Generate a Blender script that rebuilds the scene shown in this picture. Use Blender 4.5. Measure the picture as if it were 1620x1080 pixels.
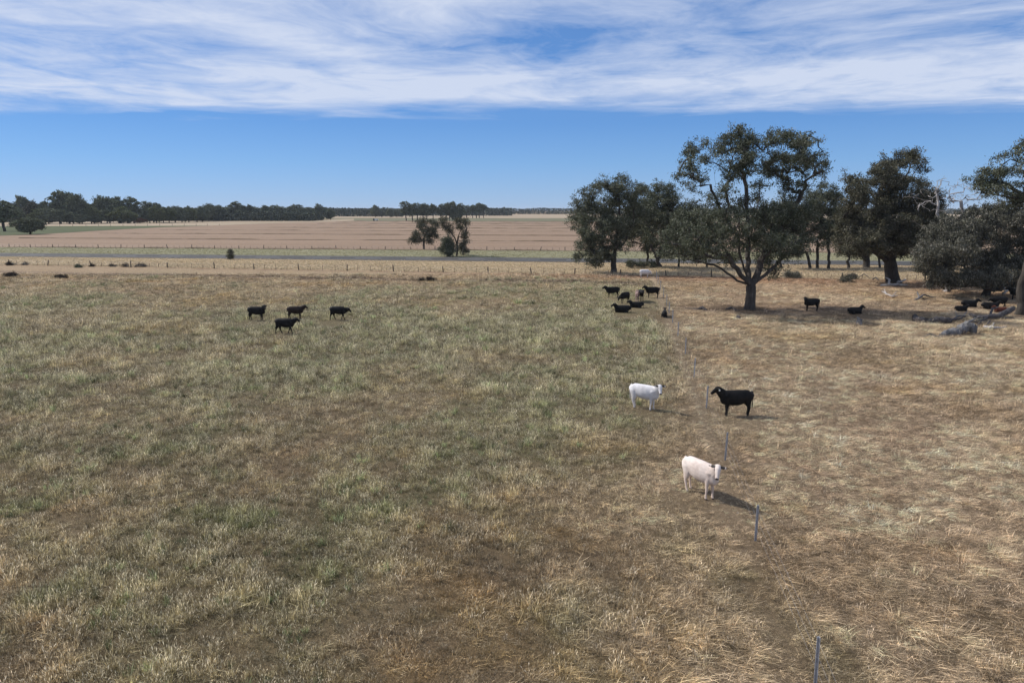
import bpy, math, random
import numpy as np
from mathutils import Vector, Matrix
R = math.radians
for _o in list(bpy.data.objects): bpy.data.objects.remove(_o)
scene = bpy.context.scene
COL = scene.collection
rnd = random.Random(7)

# ------------------------------------------------------------------ camera
CAM_H = 11.0
PITCH = math.atan(209.0/1080.0)
cd = bpy.data.cameras.new('camera'); cam = bpy.data.objects.new('camera', cd); COL.objects.link(cam)
cd.sensor_width = 36; cd.lens = 24; cd.clip_start = 0.1; cd.clip_end = 20000
cam.location = (0, 0, CAM_H); cam.rotation_euler = (math.pi/2 - PITCH, 0, 0)
scene.camera = cam

# ------------------------------------------------------------------ light and sky
SUN_EL, SUN_AZ = R(42), R(-67)                 # azimuth from +Y, positive towards +X
to_sun = Vector((math.sin(SUN_AZ)*math.cos(SUN_EL), math.cos(SUN_AZ)*math.cos(SUN_EL), math.sin(SUN_EL)))
ld = bpy.data.lights.new('sun', 'SUN'); lo = bpy.data.objects.new('sun', ld); COL.objects.link(lo)
ld.energy = 5.0; ld.angle = R(0.53); ld.color = (1.0, 0.95, 0.88)
lo.rotation_euler = to_sun.to_track_quat('Z', 'Y').to_euler()
scene.view_settings.view_transform = 'Standard'; scene.view_settings.look = 'None'
scene.view_settings.exposure = 0.0; scene.view_settings.gamma = 1.0
scene.view_settings.use_curve_mapping = False

def N(nt, typ, **kw):
    n = nt.nodes.new(typ)
    for k, v in kw.items(): setattr(n, k, v)
    return n
def L(nt, a, b): nt.links.new(a, b)
def math_(nt, op, a, b=None, clamp=False):
    n = N(nt, 'ShaderNodeMath', operation=op); n.use_clamp = clamp
    for i, v in enumerate((a, b)):
        if v is None: continue
        if isinstance(v, (int, float)): n.inputs[i].default_value = v
        else: L(nt, v, n.inputs[i])
    return n.outputs[0]
def ramp(nt, fac, stops):
    n = N(nt, 'ShaderNodeValToRGB'); e = n.color_ramp.elements
    while len(e) < len(stops): e.new(0.5)
    for i, (p, c) in enumerate(stops):
        e[i].position = p; e[i].color = (c, c, c, 1) if isinstance(c, (int, float)) else (*c, 1)
    L(nt, fac, n.inputs[0]); return n.outputs[0]
def mixc(nt, fac, a, b, mode='MIX'):
    n = N(nt, 'ShaderNodeMix', data_type='RGBA', blend_type=mode)
    for s, v in ((n.inputs[0], fac), (n.inputs[6], a), (n.inputs[7], b)):
        if isinstance(v, (int, float)): s.default_value = v
        elif isinstance(v, tuple): s.default_value = (*v, 1)
        else: L(nt, v, s)
    return n.outputs[2]
def noise(nt, vec, scale, detail=4, rough=0.55, dist=0.0):
    n = N(nt, 'ShaderNodeTexNoise'); n.inputs['Scale'].default_value = scale
    n.inputs['Detail'].default_value = detail; n.inputs['Roughness'].default_value = rough
    n.inputs['Distortion'].default_value = dist
    if vec is not None: L(nt, vec, n.inputs['Vector'])
    return n.outputs['Fac']
def mapping(nt, vec, scale=(1,1,1), rot=(0,0,0), loc=(0,0,0)):
    n = N(nt, 'ShaderNodeMapping'); L(nt, vec, n.inputs[0])
    n.inputs['Location'].default_value = loc; n.inputs['Rotation'].default_value = rot; n.inputs['Scale'].default_value = scale
    return n.outputs[0]

world = bpy.data.worlds.new('World'); scene.world = world; world.use_nodes = True
nt = world.node_tree; nt.nodes.clear()
sky = N(nt, 'ShaderNodeTexSky', sky_type='NISHITA', sun_disc=False, sun_elevation=SUN_EL,
        sun_rotation=SUN_AZ, altitude=300, air_density=1.0, dust_density=0.1, ozone_density=1.6)
tc = N(nt, 'ShaderNodeTexCoord')
sep = N(nt, 'ShaderNodeSeparateXYZ'); L(nt, tc.outputs['Generated'], sep.inputs[0])
zc = math_(nt, 'MAXIMUM', sep.outputs[2], 0.02)
px_ = math_(nt, 'DIVIDE', sep.outputs[0], zc); py_ = math_(nt, 'DIVIDE', sep.outputs[1], zc)
cb = N(nt, 'ShaderNodeCombineXYZ'); L(nt, px_, cb.inputs[0]); L(nt, py_, cb.inputs[1])
P = cb.outputs[0]                                                # point on the cirrus deck
warp = N(nt, 'ShaderNodeTexNoise'); warp.inputs['Scale'].default_value = 0.5; warp.inputs['Detail'].default_value = 3
L(nt, P, warp.inputs['Vector'])
wv = N(nt, 'ShaderNodeVectorMath', operation='MULTIPLY_ADD'); L(nt, warp.outputs['Color'], wv.inputs[0])
wv.inputs[1].default_value = (1.2, 1.2, 0); L(nt, P, wv.inputs[2])
PW = wv.outputs[0]
big = noise(nt, mapping(nt, PW, (0.30, 0.40, 1), (0, 0, R(-14)), (3.1, 0.7, 0)), 1.0, 3, 0.5)
mid = noise(nt, mapping(nt, PW, (1.0, 0.8, 1), (0, 0, R(-30)), (1.3, 5.2, 0)), 1.0, 6, 0.62, 0.5)
fib = noise(nt, mapping(nt, PW, (2.4, 2.6, 1), (0, 0, R(-38)), (0.3, 1.2, 0)), 1.0, 8, 0.68, 0.5)
s = math_(nt, 'ADD', math_(nt, 'MULTIPLY', big, 0.9), math_(nt, 'MULTIPLY', mid, 0.85))
s = math_(nt, 'ADD', s, math_(nt, 'MULTIPLY', fib, 0.35))
dens = ramp(nt, s, [(0.0, 0.0), (0.90/1.0*0.86, 0.0), (1.0, 0.3)])
dens = math_(nt, 'MULTIPLY', math_(nt, 'SUBTRACT', s, 0.80), 2.5, True)
# front edge of the cloud deck: a nearly straight line far ahead
ew = noise(nt, mapping(nt, PW, (0.30, 0.55, 1)), 1.0, 7, 0.62)
edge = math_(nt, 'SUBTRACT', math_(nt, 'ADD', math_(nt, 'MULTIPLY', ew, 4.4), 5.6), py_)
edge = math_(nt, 'SUBTRACT', edge, math_(nt, 'MULTIPLY', px_, 0.045))
edge = math_(nt, 'MULTIPLY', edge, 0.8, True)
rim = math_(nt, 'MULTIPLY', math_(nt, 'SUBTRACT', 1.0, math_(nt, 'ABSOLUTE', math_(nt, 'MULTIPLY', math_(nt, 'SUBTRACT', py_, 6.4), 0.65)), True), 0.30)
dens = math_(nt, 'MULTIPLY', math_(nt, 'ADD', dens, rim, True), edge)
dens = math_(nt, 'MULTIPLY', dens, 0.88)
up_mask = math_(nt, 'MULTIPLY', math_(nt, 'SUBTRACT', sep.outputs[2], 0.03), 20.0, True)
dens = math_(nt, 'MULTIPLY', dens, up_mask)
airc = ramp(nt, sep.outputs[2], [(0.0, (0.60, 0.90, 1.90)), (0.063, (0.50, 0.85, 1.57)), (0.116, (0.41, 0.79, 1.42)), (0.5, (0.46, 0.80, 1.32))])
skyc = mixc(nt, 1.0, sky.outputs[0], airc, 'MULTIPLY')
veil = ramp(nt, sep.outputs[2], [(0.0, (0.40, 0.57, 0.80)), (0.063, (0.26, 0.48, 0.82)), (0.116, (0.18, 0.385, 0.78)), (0.5, (0.09, 0.21, 0.52))])
veil = mixc(nt, 1.0, veil, (14.7, 14.7, 14.7), 'MULTIPLY')
skyc = mixc(nt, 0.6, skyc, veil)
skyout = mixc(nt, dens, skyc, (10.0, 11.0, 13.2))
bg = N(nt, 'ShaderNodeBackground'); bg.inputs[1].default_value = 0.068
L(nt, skyout, bg.inputs[0]); wo = N(nt, 'ShaderNodeOutputWorld'); L(nt, bg.outputs[0], wo.inputs[0])

# ------------------------------------------------------------------ pixel <-> place
cP, sP = math.cos(PITCH), math.sin(PITCH)
def ray(px, py):
    u = (px - 810)/1080.0; v = (540 - py)/1080.0
    return Vector((u, cP + v*sP, -sP + v*cP))
def gp(px, py, z=0.0):
    d = ray(px, py); t = (z - CAM_H)/d.z
    return Vector((d.x*t, d.y*t, z))
def up(px, py, Y):
    d = ray(px, py); t = Y/d.y
    return Vector((d.x*t, Y, CAM_H + d.z*t))
def proj(p):
    zc_ = p[1]*cP - (p[2]-CAM_H)*sP
    v = (p[1]*sP + (p[2]-CAM_H)*cP)/zc_
    return 810 + 1080*p[0]/zc_, 540 - 1080*v

# ------------------------------------------------------------------ helpers
def tag(o, label=None, cat=None, group=None, kind=None):
    if label: o['label'] = label
    if cat: o['category'] = cat
    if group: o['group'] = group
    if kind: o['kind'] = kind
    return o
def empty(name, loc, rz=0.0):
    o = bpy.data.objects.new(name, None); COL.objects.link(o)
    o.location = loc; o.rotation_euler = (0, 0, rz); o.empty_display_size = 0.2
    return o
def link(name, me, parent=None, mat=None):
    o = bpy.data.objects.new(name, me); COL.objects.link(o)
    if parent: o.parent = parent
    if mat and not me.materials: me.materials.append(mat)
    return o
def np_mesh(name, V, F, smooth=False, fattr=None, mat=None):
    V = np.asarray(V, np.float32); F = np.asarray(F, np.int32); k = F.shape[1]
    me = bpy.data.meshes.new(name)
    me.vertices.add(len(V)); me.vertices.foreach_set('co', V.ravel())
    me.loops.add(F.size); me.loops.foreach_set('vertex_index', F.ravel())
    me.polygons.add(len(F)); me.polygons.foreach_set('loop_start', np.arange(0, F.size, k, dtype=np.int32))
    me.update(calc_edges=True)
    if smooth: me.polygons.foreach_set('use_smooth', np.ones(len(F), bool))
    if fattr:
        for an, arr in fattr.items():
            a = me.attributes.new(an, 'FLOAT', 'FACE'); a.data.foreach_set('value', np.asarray(arr, np.float32))
    if mat: me.materials.append(mat)
    return me
def copy_tree(o, parent=None):
    c = o.copy(); COL.objects.link(c); c.parent = parent
    for ch in [x for x in ALLCH.get(o.name, [])]: copy_tree(ch, c)
    return c
ALLCH = {}

def _hash(ix, iy, seed):
    h = (ix.astype(np.int64)*374761393 + iy.astype(np.int64)*668265263 + seed*1442695041) & 0xffffffff
    h = ((h ^ (h >> 13))*1274126177) & 0xffffffff
    h = h ^ (h >> 16)
    return (h & 0xffff)/65535.0
def vnoise(x, y, seed):
    ix = np.floor(x); iy = np.floor(y); fx = x-ix; fy = y-iy
    fx = fx*fx*(3-2*fx); fy = fy*fy*(3-2*fy)
    a = _hash(ix, iy, seed); b = _hash(ix+1, iy, seed); c = _hash(ix, iy+1, seed); d = _hash(ix+1, iy+1, seed)
    return (a*(1-fx)+b*fx)*(1-fy) + (c*(1-fx)+d*fx)*fy
def fbm(x, y, size, octs=4, seed=0, gain=0.55):
    x = np.asarray(x, float)/size; y = np.asarray(y, float)/size
    t = 0; a = 1; n = 0
    for k in range(octs):
        xr = x*0.8 + y*0.6; yr = -x*0.6 + y*0.8; x, y = xr, yr
        t = t + a*vnoise(x + 17.3*k, y - 9.1*k, seed + k*31); n += a; a *= gain; x = x*2.03; y = y*2.03
    return t/n
def sstep(a, b, x):
    t = np.clip((x-a)/(b-a), 0, 1); return t*t*(3-2*t)

# ------------------------------------------------------------------ lines of the place
FA, FB = gp(1197, 852), gp(1036, 437)                    # paddock fence line
fs = (FB.x-FA.x)/(FB.y-FA.y)
def fence_x(y): return FA.x + (y-FA.y)*fs
RA, RB = gp(0, 419), gp(1067, 437)                       # roadside fence line
rs = (RB.y-RA.y)/(RB.x-RA.x)
def road_fence_y(x): return RA.y + (x-RA.x)*rs
WA, WB = gp(0, 403), gp(900, 411.5)
ws = (WB.y-WA.y)/(WB.x-WA.x)
def road_y(x): return WA.y + (x-WA.x)*ws
ROAD_HALF = 6.0
CA, CB = gp(0, 391.3), gp(880, 397)
cs_ = (CB.y-CA.y)/(CB.x-CA.x)
def crop_y(x): return CA.y + (x-CA.x)*cs_

def height(x, y):
    x = np.asarray(x, float); y = np.asarray(y, float)
    h = (fbm(x, y, 2.2, 3, 5)-0.5)*0.14 + (fbm(x, y, 9, 2, 8)-0.5)*0.22
    fade = 1 - sstep(100, 125, y + 0.12*x)
    return h*fade - 0.0

def ground_cols(x, y):
    """base colours of the paddock: green, straw, soil as they lie (albedo), plus a tinted tree shade band"""
    x = np.asarray(x, float); y = np.asarray(y, float)
    wl = 1.2 + 7.5*(1-sstep(22, 52, y)); right = sstep(0, 1, (x - fence_x(y) + wl + (fbm(x, y, 4, 3, 91)-0.5)*(2.5+wl))/(wl+1.4))
    # soft strip along the fence is more trampled
    g = fbm(x*0.8, y*0.55, 7.0, 4, 11); g2 = fbm(x, y, 1.7, 3, 23); g3 = fbm(x*0.7, y*0.4, 22, 3, 41)
    green = sstep(0.40, 0.68, 0.45*g + 0.25*g2 + 0.30*g3)
    bandg = np.exp(-((y-64)/34.0)**2)*sstep(-4, 4, fence_x(y)-x)*0.62    # lusher middle of the paddock
    green = np.clip(green*0.85 + bandg*(0.4+g), 0, 1)*(1-0.80*right)
    s = fbm(x, y, 5.0, 4, 57); s2 = fbm(x*0.6, y, 14, 3, 71)
    soil = sstep(0.52, 0.72, 0.55*s + 0.45*s2)*(1-0.75*green)
    soil = soil*(1-0.15*right)
    straw = fbm(x, y, 3.5, 4, 77)
    GREEN = np.array([0.228, 0.230, 0.138]); GREEN2 = np.array([0.150, 0.180, 0.088])
    STRAW = np.array([0.385, 0.315, 0.215]); BROWN = np.array([0.255, 0.200, 0.135])
    RED = np.array([0.300, 0.190, 0.135]); PINK = np.array([0.505, 0.412, 0.312]); GOLD = np.array([0.330, 0.230, 0.105])
    def mx(a, b, t): return a + (b-a)*t[..., None]
    base = mx(np.broadcast_to(BROWN, x.shape+(3,)), STRAW, sstep(0.35, 0.70, straw))
    rb = mx(np.broadcast_to(np.array([0.31, 0.235, 0.160]), x.shape+(3,)), PINK, sstep(0.30, 0.62, 0.6*straw+0.4*s2))
    base = mx(base, rb, right)
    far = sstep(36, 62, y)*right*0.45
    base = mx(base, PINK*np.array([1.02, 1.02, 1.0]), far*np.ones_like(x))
    gold = sstep(0.60, 0.75, fbm(x, y, 4.5, 3, 131))*0.7
    base = mx(base, GOLD, gold*(1-0.4*right))
    base = mx(base, RED, soil*0.36)
    gr = mx(np.broadcast_to(GREEN, x.shape+(3,)), GREEN2, sstep(0.55, 0.8, g2))
    base = mx(base, gr, green*0.85)
    # strips in front of the roadside fence
    d = road_fence_y(x) - y
    strip = np.exp(-((d-13.0 + (g-0.5)*3.5)/1.7)**2)*1.0            # dark track
    pale = (1-sstep(3, 22, d))*0.65
    base = mx(base, np.array([0.36, 0.295, 0.205]), pale*(d > -3))
    dirt = np.exp(-((x-22)/26.0)**2)*(1-sstep(0, 13, d))*0.8
    base = mx(base, np.array([0.34, 0.185, 0.115]), dirt*(0.5+s))
    gdirt = sstep(20, 45, x)*np.exp(-((d-6)/16.0)**2)*0.55
    base = mx(base, np.array([0.36, 0.21, 0.13]), np.clip(gdirt*(s*2-0.2), 0, 1))
    base = mx(base, np.array([0.135, 0.105, 0.085]), strip*(0.45+0.55*sstep(0.3, 0.55, s))*(1-sstep(18, 26, x)))
    # the verge between the fence and the road
    base = mx(base, np.array([0.40, 0.33, 0.22]), sstep(-0.3, 1.0, -d))
    fb = np.exp(-((d-0.8+(s-0.5)*3)/1.1)**2)*(0.35+0.65*sstep(0.4, 0.6, g2))
    base = mx(base, np.array([0.15, 0.095, 0.065]), fb*0.85)
    trk = np.exp(-((x-fence_x(y)+0.35)/0.38)**2)*sstep(24, 34, y)
    base = mx(base, np.array([0.46, 0.39, 0.31]), trk*0.8)
    camp_shade = np.exp(-((x-float(gp(1330, 492).x))/15.0)**2 - ((y-float(gp(1330, 492).y)-2)/5.5)**2)*0.75  # tree shade band painted into the ground colour, over trampled dirt
    base = mx(base, np.array([0.20, 0.145, 0.11]), np.clip(camp_shade*(0.3+1.2*s2), 0, 0.8))
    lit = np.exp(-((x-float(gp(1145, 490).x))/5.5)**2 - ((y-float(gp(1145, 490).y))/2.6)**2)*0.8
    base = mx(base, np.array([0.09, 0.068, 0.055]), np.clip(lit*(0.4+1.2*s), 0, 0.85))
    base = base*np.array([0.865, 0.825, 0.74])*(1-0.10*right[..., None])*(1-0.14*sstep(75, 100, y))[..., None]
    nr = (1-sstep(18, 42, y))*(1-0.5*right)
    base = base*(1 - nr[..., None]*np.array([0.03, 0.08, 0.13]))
    return np.clip(base, 0.02, 0.8), green, right, soil

# ------------------------------------------------------------------ materials
def bsdf(name, rough=0.8, spec=0.3):
    m = bpy.data.materials.new(name); m.use_nodes = True; t = m.node_tree
    b = t.nodes['Principled BSDF']; b.inputs['Roughness'].default_value = rough
    b.inputs['Specular IOR Level'].default_value = spec
    return m, t, b
def attr(t, name, typ='GEOMETRY'):
    n = N(t, 'ShaderNodeAttribute'); n.attribute_name = name; n.attribute_type = typ; return n
def pos(t): return N(t, 'ShaderNodeNewGeometry').outputs['Position']
def objc(t): return N(t, 'ShaderNodeTexCoord').outputs['Object']
def bump(t, b, h, strength=0.5, dist=0.1):
    n = N(t, 'ShaderNodeBump'); n.inputs['Strength'].default_value = strength; n.inputs['Distance'].default_value = dist
    L(t, h, n.inputs['Height']); L(t, n.outputs[0], b.inputs['Normal'])

M = {}
# paddock soil and thatch
m, t, b = bsdf('soil_thatch', 0.95, 0.1); M['soil'] = m
a = attr(t, 'gcol'); p = pos(t)
n1 = noise(t, p, 9.0, 5, 0.7); n2 = noise(t, p, 1.3, 4, 0.6)
c = mixc(t, 1.0, a.outputs['Color'], ramp(t, n1, [(0.25, 0.45), (0.75, 1.35)]), 'MULTIPLY')
c = mixc(t, 1.0, c, ramp(t, n2, [(0.25, 0.75), (0.75, 1.15)]), 'MULTIPLY')
n3 = noise(t, mapping(t, p, (34, 60, 30), (0, 0, 0.7)), 1.0, 5, 0.8, 1.5)
c = mixc(t, ramp(t, n3, [(0.48, 0.0), (0.56, 1.0)]), c, mixc(t, 1.0, a.outputs['Color'], (3.3, 3.3, 3.1), 'MULTIPLY'))
L(t, c, b.inputs['Base Color']); bump(t, b, n1, 0.8, 0.12)
# grass blades
def grass_mat(name, transl=0.25):
    m = bpy.data.materials.new(name); m.use_nodes = True; t = m.node_tree; t.nodes.clear()
    tint = attr(t, 'tint', 'INSTANCER'); sh = attr(t, 'shade'); tipc = attr(t, 'tipc', 'INSTANCER'); tp = attr(t, 'tip')
    c = mixc(t, tp.outputs['Fac'], tint.outputs['Color'], tipc.outputs['Color'])
    c = mixc(t, 1.0, c, ramp(t, sh.outputs['Fac'], [(0, 0.36), (0.65, 1.0), (1.0, 2.6)]), 'MULTIPLY')
    d = N(t, 'ShaderNodeBsdfDiffuse'); L(t, c, d.inputs[0])
    tr = N(t, 'ShaderNodeBsdfTranslucent'); L(t, c, tr.inputs[0])
    mx = N(t, 'ShaderNodeMixShader'); mx.inputs[0].default_value = transl
    L(t, d.outputs[0], mx.inputs[1]); L(t, tr.outputs[0], mx.inputs[2])
    o = N(t, 'ShaderNodeOutputMaterial'); L(t, mx.outputs[0], o.inputs[0]); return m
M['blade'] = grass_mat('grass_blade')
# leaves
def leaf_mat(name, c0, c1, c2, transl=0.18):
    m, t, b = bsdf(name, 0.6 if 'gum' in name or 'grey' in name else 0.9, 0.12 if 'gum' in name or 'grey' in name else 0.03); sh = attr(t, 'shade')
    c = ramp(t, sh.outputs['Fac'], [(0.0, c0), (0.6, c1), (1.0, c2)])
    L(t, c, b.inputs['Base Color'])
    tr = N(t, 'ShaderNodeBsdfTranslucent'); L(t, c, tr.inputs[0])
    mx = N(t, 'ShaderNodeMixShader'); mx.inputs[0].default_value = transl
    o = t.nodes['Material Output']
    L(t, b.outputs[0], mx.inputs[1]); L(t, tr.outputs[0], mx.inputs[2]); L(t, mx.outputs[0], o.inputs[0]); return m
M['leaf'] = leaf_mat('gum_leaf', (0.044, 0.052, 0.030), (0.108, 0.118, 0.074), (0.32, 0.32, 0.25))
M['leaf_olive'] = leaf_mat('olive_leaf', (0.046, 0.048, 0.031), (0.110, 0.106, 0.072), (0.30, 0.28, 0.215))
M['leaf_grey'] = leaf_mat('grey_leaf', (0.050, 0.050, 0.036), (0.118, 0.115, 0.086), (0.33, 0.31, 0.26))
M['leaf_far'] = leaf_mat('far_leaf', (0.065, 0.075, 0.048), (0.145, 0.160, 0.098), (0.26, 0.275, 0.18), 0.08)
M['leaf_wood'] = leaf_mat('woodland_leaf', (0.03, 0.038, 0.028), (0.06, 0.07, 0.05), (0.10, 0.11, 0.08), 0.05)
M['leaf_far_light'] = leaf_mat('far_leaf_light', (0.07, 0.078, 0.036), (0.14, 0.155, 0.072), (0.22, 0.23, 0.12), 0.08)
M['brush'] = leaf_mat('dry_brush', (0.022, 0.017, 0.014), (0.05, 0.038, 0.03), (0.10, 0.08, 0.062), 0.05)
M['leaf_brown'] = leaf_mat('brown_leaf', (0.10, 0.05, 0.03), (0.15, 0.08, 0.05), (0.22, 0.12, 0.07), 0.08)
def wood_mat(name, c0, c1, c2=None, scale=2.0):
    m, t, b = bsdf(name, 0.85, 0.2); p = objc(t)
    n = noise(t, mapping(t, p, (3, 3, 0.7)), scale, 6, 0.65, 0.6)
    st = [(0.32, c0), (0.62, c1)] + ([(0.75, c2)] if c2 else [])
    L(t, ramp(t, n, st), b.inputs['Base Color'])
    bump(t, b, noise(t, mapping(t, p, (6, 6, 0.8)), scale*2, 5, 0.7), 0.7, 0.05); return m
M['bark'] = wood_mat('gum_bark', (0.035, 0.030, 0.026), (0.085, 0.072, 0.062), (0.26, 0.235, 0.21), 1.2)
M['bark_dark'] = wood_mat('dark_bark', (0.028, 0.024, 0.020), (0.07, 0.06, 0.05))
M['deadwood'] = wood_mat('bleached_deadwood', (0.22, 0.20, 0.185), (0.46, 0.43, 0.41), (0.62, 0.59, 0.56))
M['greywood'] = wood_mat('weathered_grey_wood', (0.08, 0.078, 0.075), (0.19, 0.185, 0.185), (0.30, 0.29, 0.29))
M['charwood'] = wood_mat('dark_rotten_wood', (0.03, 0.027, 0.026), (0.10, 0.09, 0.09), (0.26, 0.25, 0.25))
M['postwood'] = wood_mat('old_post_wood', (0.05, 0.04, 0.035), (0.13, 0.11, 0.09))
m, t, b = bsdf('galvanised_steel', 0.5, 0.5); M['steel'] = m
b.inputs['Metallic'].default_value = 0.35
L(t, ramp(t, noise(t, objc(t), 14, 4), [(0.3, (0.20, 0.21, 0.24)), (0.7, (0.40, 0.42, 0.46))]), b.inputs['Base Color'])
m, t, b = bsdf('rusty_steel', 0.8, 0.3); M['rust'] = m
L(t, ramp(t, noise(t, objc(t), 20, 4), [(0.3, (0.10, 0.07, 0.055)), (0.7, (0.20, 0.15, 0.12))]), b.inputs['Base Color'])
m, t, b = bsdf('fence_wire', 0.5, 0.5); M['wire'] = m; b.inputs['Base Color'].default_value = (0.42, 0.42, 0.43, 1)
# asphalt
m, t, b = bsdf('asphalt', 0.85, 0.3); M['asphalt'] = m; p = pos(t)
c = ramp(t, noise(t, p, 30, 4), [(0.3, (0.030, 0.027, 0.023)), (0.7, (0.046, 0.042, 0.036))])
c = mixc(t, ramp(t, noise(t, mapping(t, p, (0.05, 1.2, 1), (0, 0, -R(6.7))), 1.0, 4), [(0.35, 0.0), (0.7, 0.5)]), c, (0.060, 0.055, 0.048))
L(t, c, b.inputs['Base Color'])
m, t, b = bsdf('road_paint', 0.6, 0.3); M['paint'] = m
L(t, ramp(t, noise(t, pos(t), 6, 4), [(0.3, 0.45), (0.6, 0.7)]), b.inputs['Base Color'])
def field_mat(name, c0, c1, c2, sx, sy, rot, fine=3.0):
    m, t, b = bsdf(name, 0.95, 0.1); p = pos(t)
    n1 = noise(t, mapping(t, p, (sx, sy, 1), (0, 0, rot)), 1.0, 6, 0.65)
    n2 = noise(t, p, fine, 4, 0.7)
    c = ramp(t, n1, [(0.3, c0), (0.5, c1), (0.7, c2)])
    c = mixc(t, 1.0, c, ramp(t, n2, [(0.25, 0.72), (0.75, 1.28)]), 'MULTIPLY')
    L(t, c, b.inputs['Base Color']); return m
M['verge'] = field_mat('green_verge', (0.15, 0.145, 0.085), (0.19, 0.18, 0.105), (0.25, 0.225, 0.145), 0.03, 0.35, R(7), 1.5)
M['stubble'] = field_mat('stubble', (0.195, 0.135, 0.092), (0.235, 0.165, 0.112), (0.29, 0.21, 0.148), 0.006, 0.12, R(7.7), 0.8)
M['crop'] = field_mat('green_crop', (0.058, 0.070, 0.032), (0.072, 0.084, 0.038), (0.10, 0.105, 0.052), 0.01, 0.06, 0, 0.5)
M['dullgreen'] = field_mat('dull_green_pasture', (0.10, 0.10, 0.058), (0.135, 0.13, 0.076), (0.20, 0.175, 0.115), 0.004, 0.03, 0, 0.4)
M['farpale'] = field_mat('far_pale_paddock', (0.25, 0.195, 0.13), (0.31, 0.245, 0.17), (0.38, 0.31, 0.225), 0.004, 0.02, 0, 0.3)
m, t, b = bsdf('windrow', 1.0, 0.1); M['windrow'] = m
L(t, ramp(t, noise(t, mapping(t, pos(t), (0.12, 0.6, 1)), 1.0, 5), [(0.3, (0.09, 0.068, 0.045)), (0.5, (0.13, 0.095, 0.065)), (0.65, (0.21, 0.15, 0.105))]), b.inputs['Base Color'])

# ------------------------------------------------------------------ ground
def graded(a, b, s0, g):
    v = [a]; s = s0
    while v[-1] < b: v.append(v[-1]+s); s *= g
    return np.array(v)
ys = np.concatenate([[-60, -30, -10, 0], np.arange(6, 122, 0.42), graded(122.5, 5200, 1.2, 1.12)])
xr = np.concatenate([np.arange(0, 72, 0.55), graded(72.6, 5200, 1.0, 1.14)])
xs = np.concatenate([-xr[:0:-1], xr])
GX, GY = np.meshgrid(xs, ys)
GZ = height(GX, GY)
V = np.stack([GX, GY, GZ], -1).reshape(-1, 3)
nx, ny = len(xs), len(ys)
ii = np.arange(nx*ny).reshape(ny, nx)
F = np.stack([ii[:-1, :-1], ii[:-1, 1:], ii[1:, 1:], ii[1:, :-1]], -1).reshape(-1, 4)
me = np_mesh('ground', V, F, True)
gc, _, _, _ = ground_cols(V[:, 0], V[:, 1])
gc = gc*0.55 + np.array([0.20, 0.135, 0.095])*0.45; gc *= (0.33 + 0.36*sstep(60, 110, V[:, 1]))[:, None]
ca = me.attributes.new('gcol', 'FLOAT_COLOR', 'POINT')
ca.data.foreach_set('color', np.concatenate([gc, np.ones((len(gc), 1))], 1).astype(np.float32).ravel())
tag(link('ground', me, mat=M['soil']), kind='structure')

def strip(name, pts, z, mat, sub=40):
    """sheet from (x, y_near, y_far) columns"""
    V = []; F = []
    for x, y0, y1 in pts: V += [(x, y0, z), (x, y1, z)]
    for i in range(len(pts)-1): F.append((2*i, 2*i+2, 2*i+3, 2*i+1))
    o = link(name, np_mesh(name, V, F), mat=mat); tag(o, kind='structure'); return o
XS = list(np.linspace(-900, 900, 37))
strip('road_verge', [(x, road_y(x)+ROAD_HALF-0.5, crop_y(x)+0.5) for x in XS], 0.02, M['verge'])
strip('road', [(x, road_y(x)-ROAD_HALF, road_y(x)+ROAD_HALF) for x in XS], 0.05, M['asphalt'])
# painted centre dashes and edge lines
V = []; F = []
def bar_on_road(x0, x1, off, w):
    i = len(V)
    for x, o in ((x0, off-w), (x1, off-w), (x1, off+w), (x0, off+w)): V.append((x, road_y(x)+o, 0.055))
    F.append((i, i+1, i+2, i+3))
for k in range(-40, 30): bar_on_road(k*12.0, k*12.0+6.0, 0, 0.10)
for x0 in np.arange(-480, 360, 30): bar_on_road(x0, x0+30, -3.4, 0.07); bar_on_road(x0, x0+30, 3.4, 0.07)
tag(link('road_markings', np_mesh('road_markings', V, F), mat=M['paint']), kind='structure')
WS = -0.135
def stub_far(x): return 628 + WS*x
strip('stubble_field', [(x, crop_y(x)+0.5, stub_far(x)) for x in XS], 0.03, M['stubble'])
def poly(name, pts, z, mat):
    V = [(p[0], p[1], z) for p in pts]
    me = bpy.data.meshes.new(name); me.from_pydata(V, [], [list(range(len(V)))]); me.materials.append(mat)
    o = link(name, me); tag(o, kind='structure'); return o
poly('green_crop_field', [gp(-700, 376), gp(0, 373.2), gp(60, 371), gp(150, 365.5), gp(250, 359.8), gp(335, 357.3), gp(200, 357.6), gp(0, 358.3), gp(-700, 360)], 0.09, M['crop'])
poly('far_paddock', [gp(-900, 359.9), gp(0, 358.2), gp(335, 357.2), gp(440, 353), gp(530, 350.6), gp(560, 349.2), gp(560, 346.5), gp(300, 349), gp(-900, 352)], 0.075, M['farpale'])
strip('dull_pasture', [(x, stub_far(x)-1, 860+0.02*x) for x in XS], 0.05, M['dullgreen'])
strip('horizon_paddock', [(x, 860+0.02*x-1, 1500) for x in XS], 0.06, M['farpale'])

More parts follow.
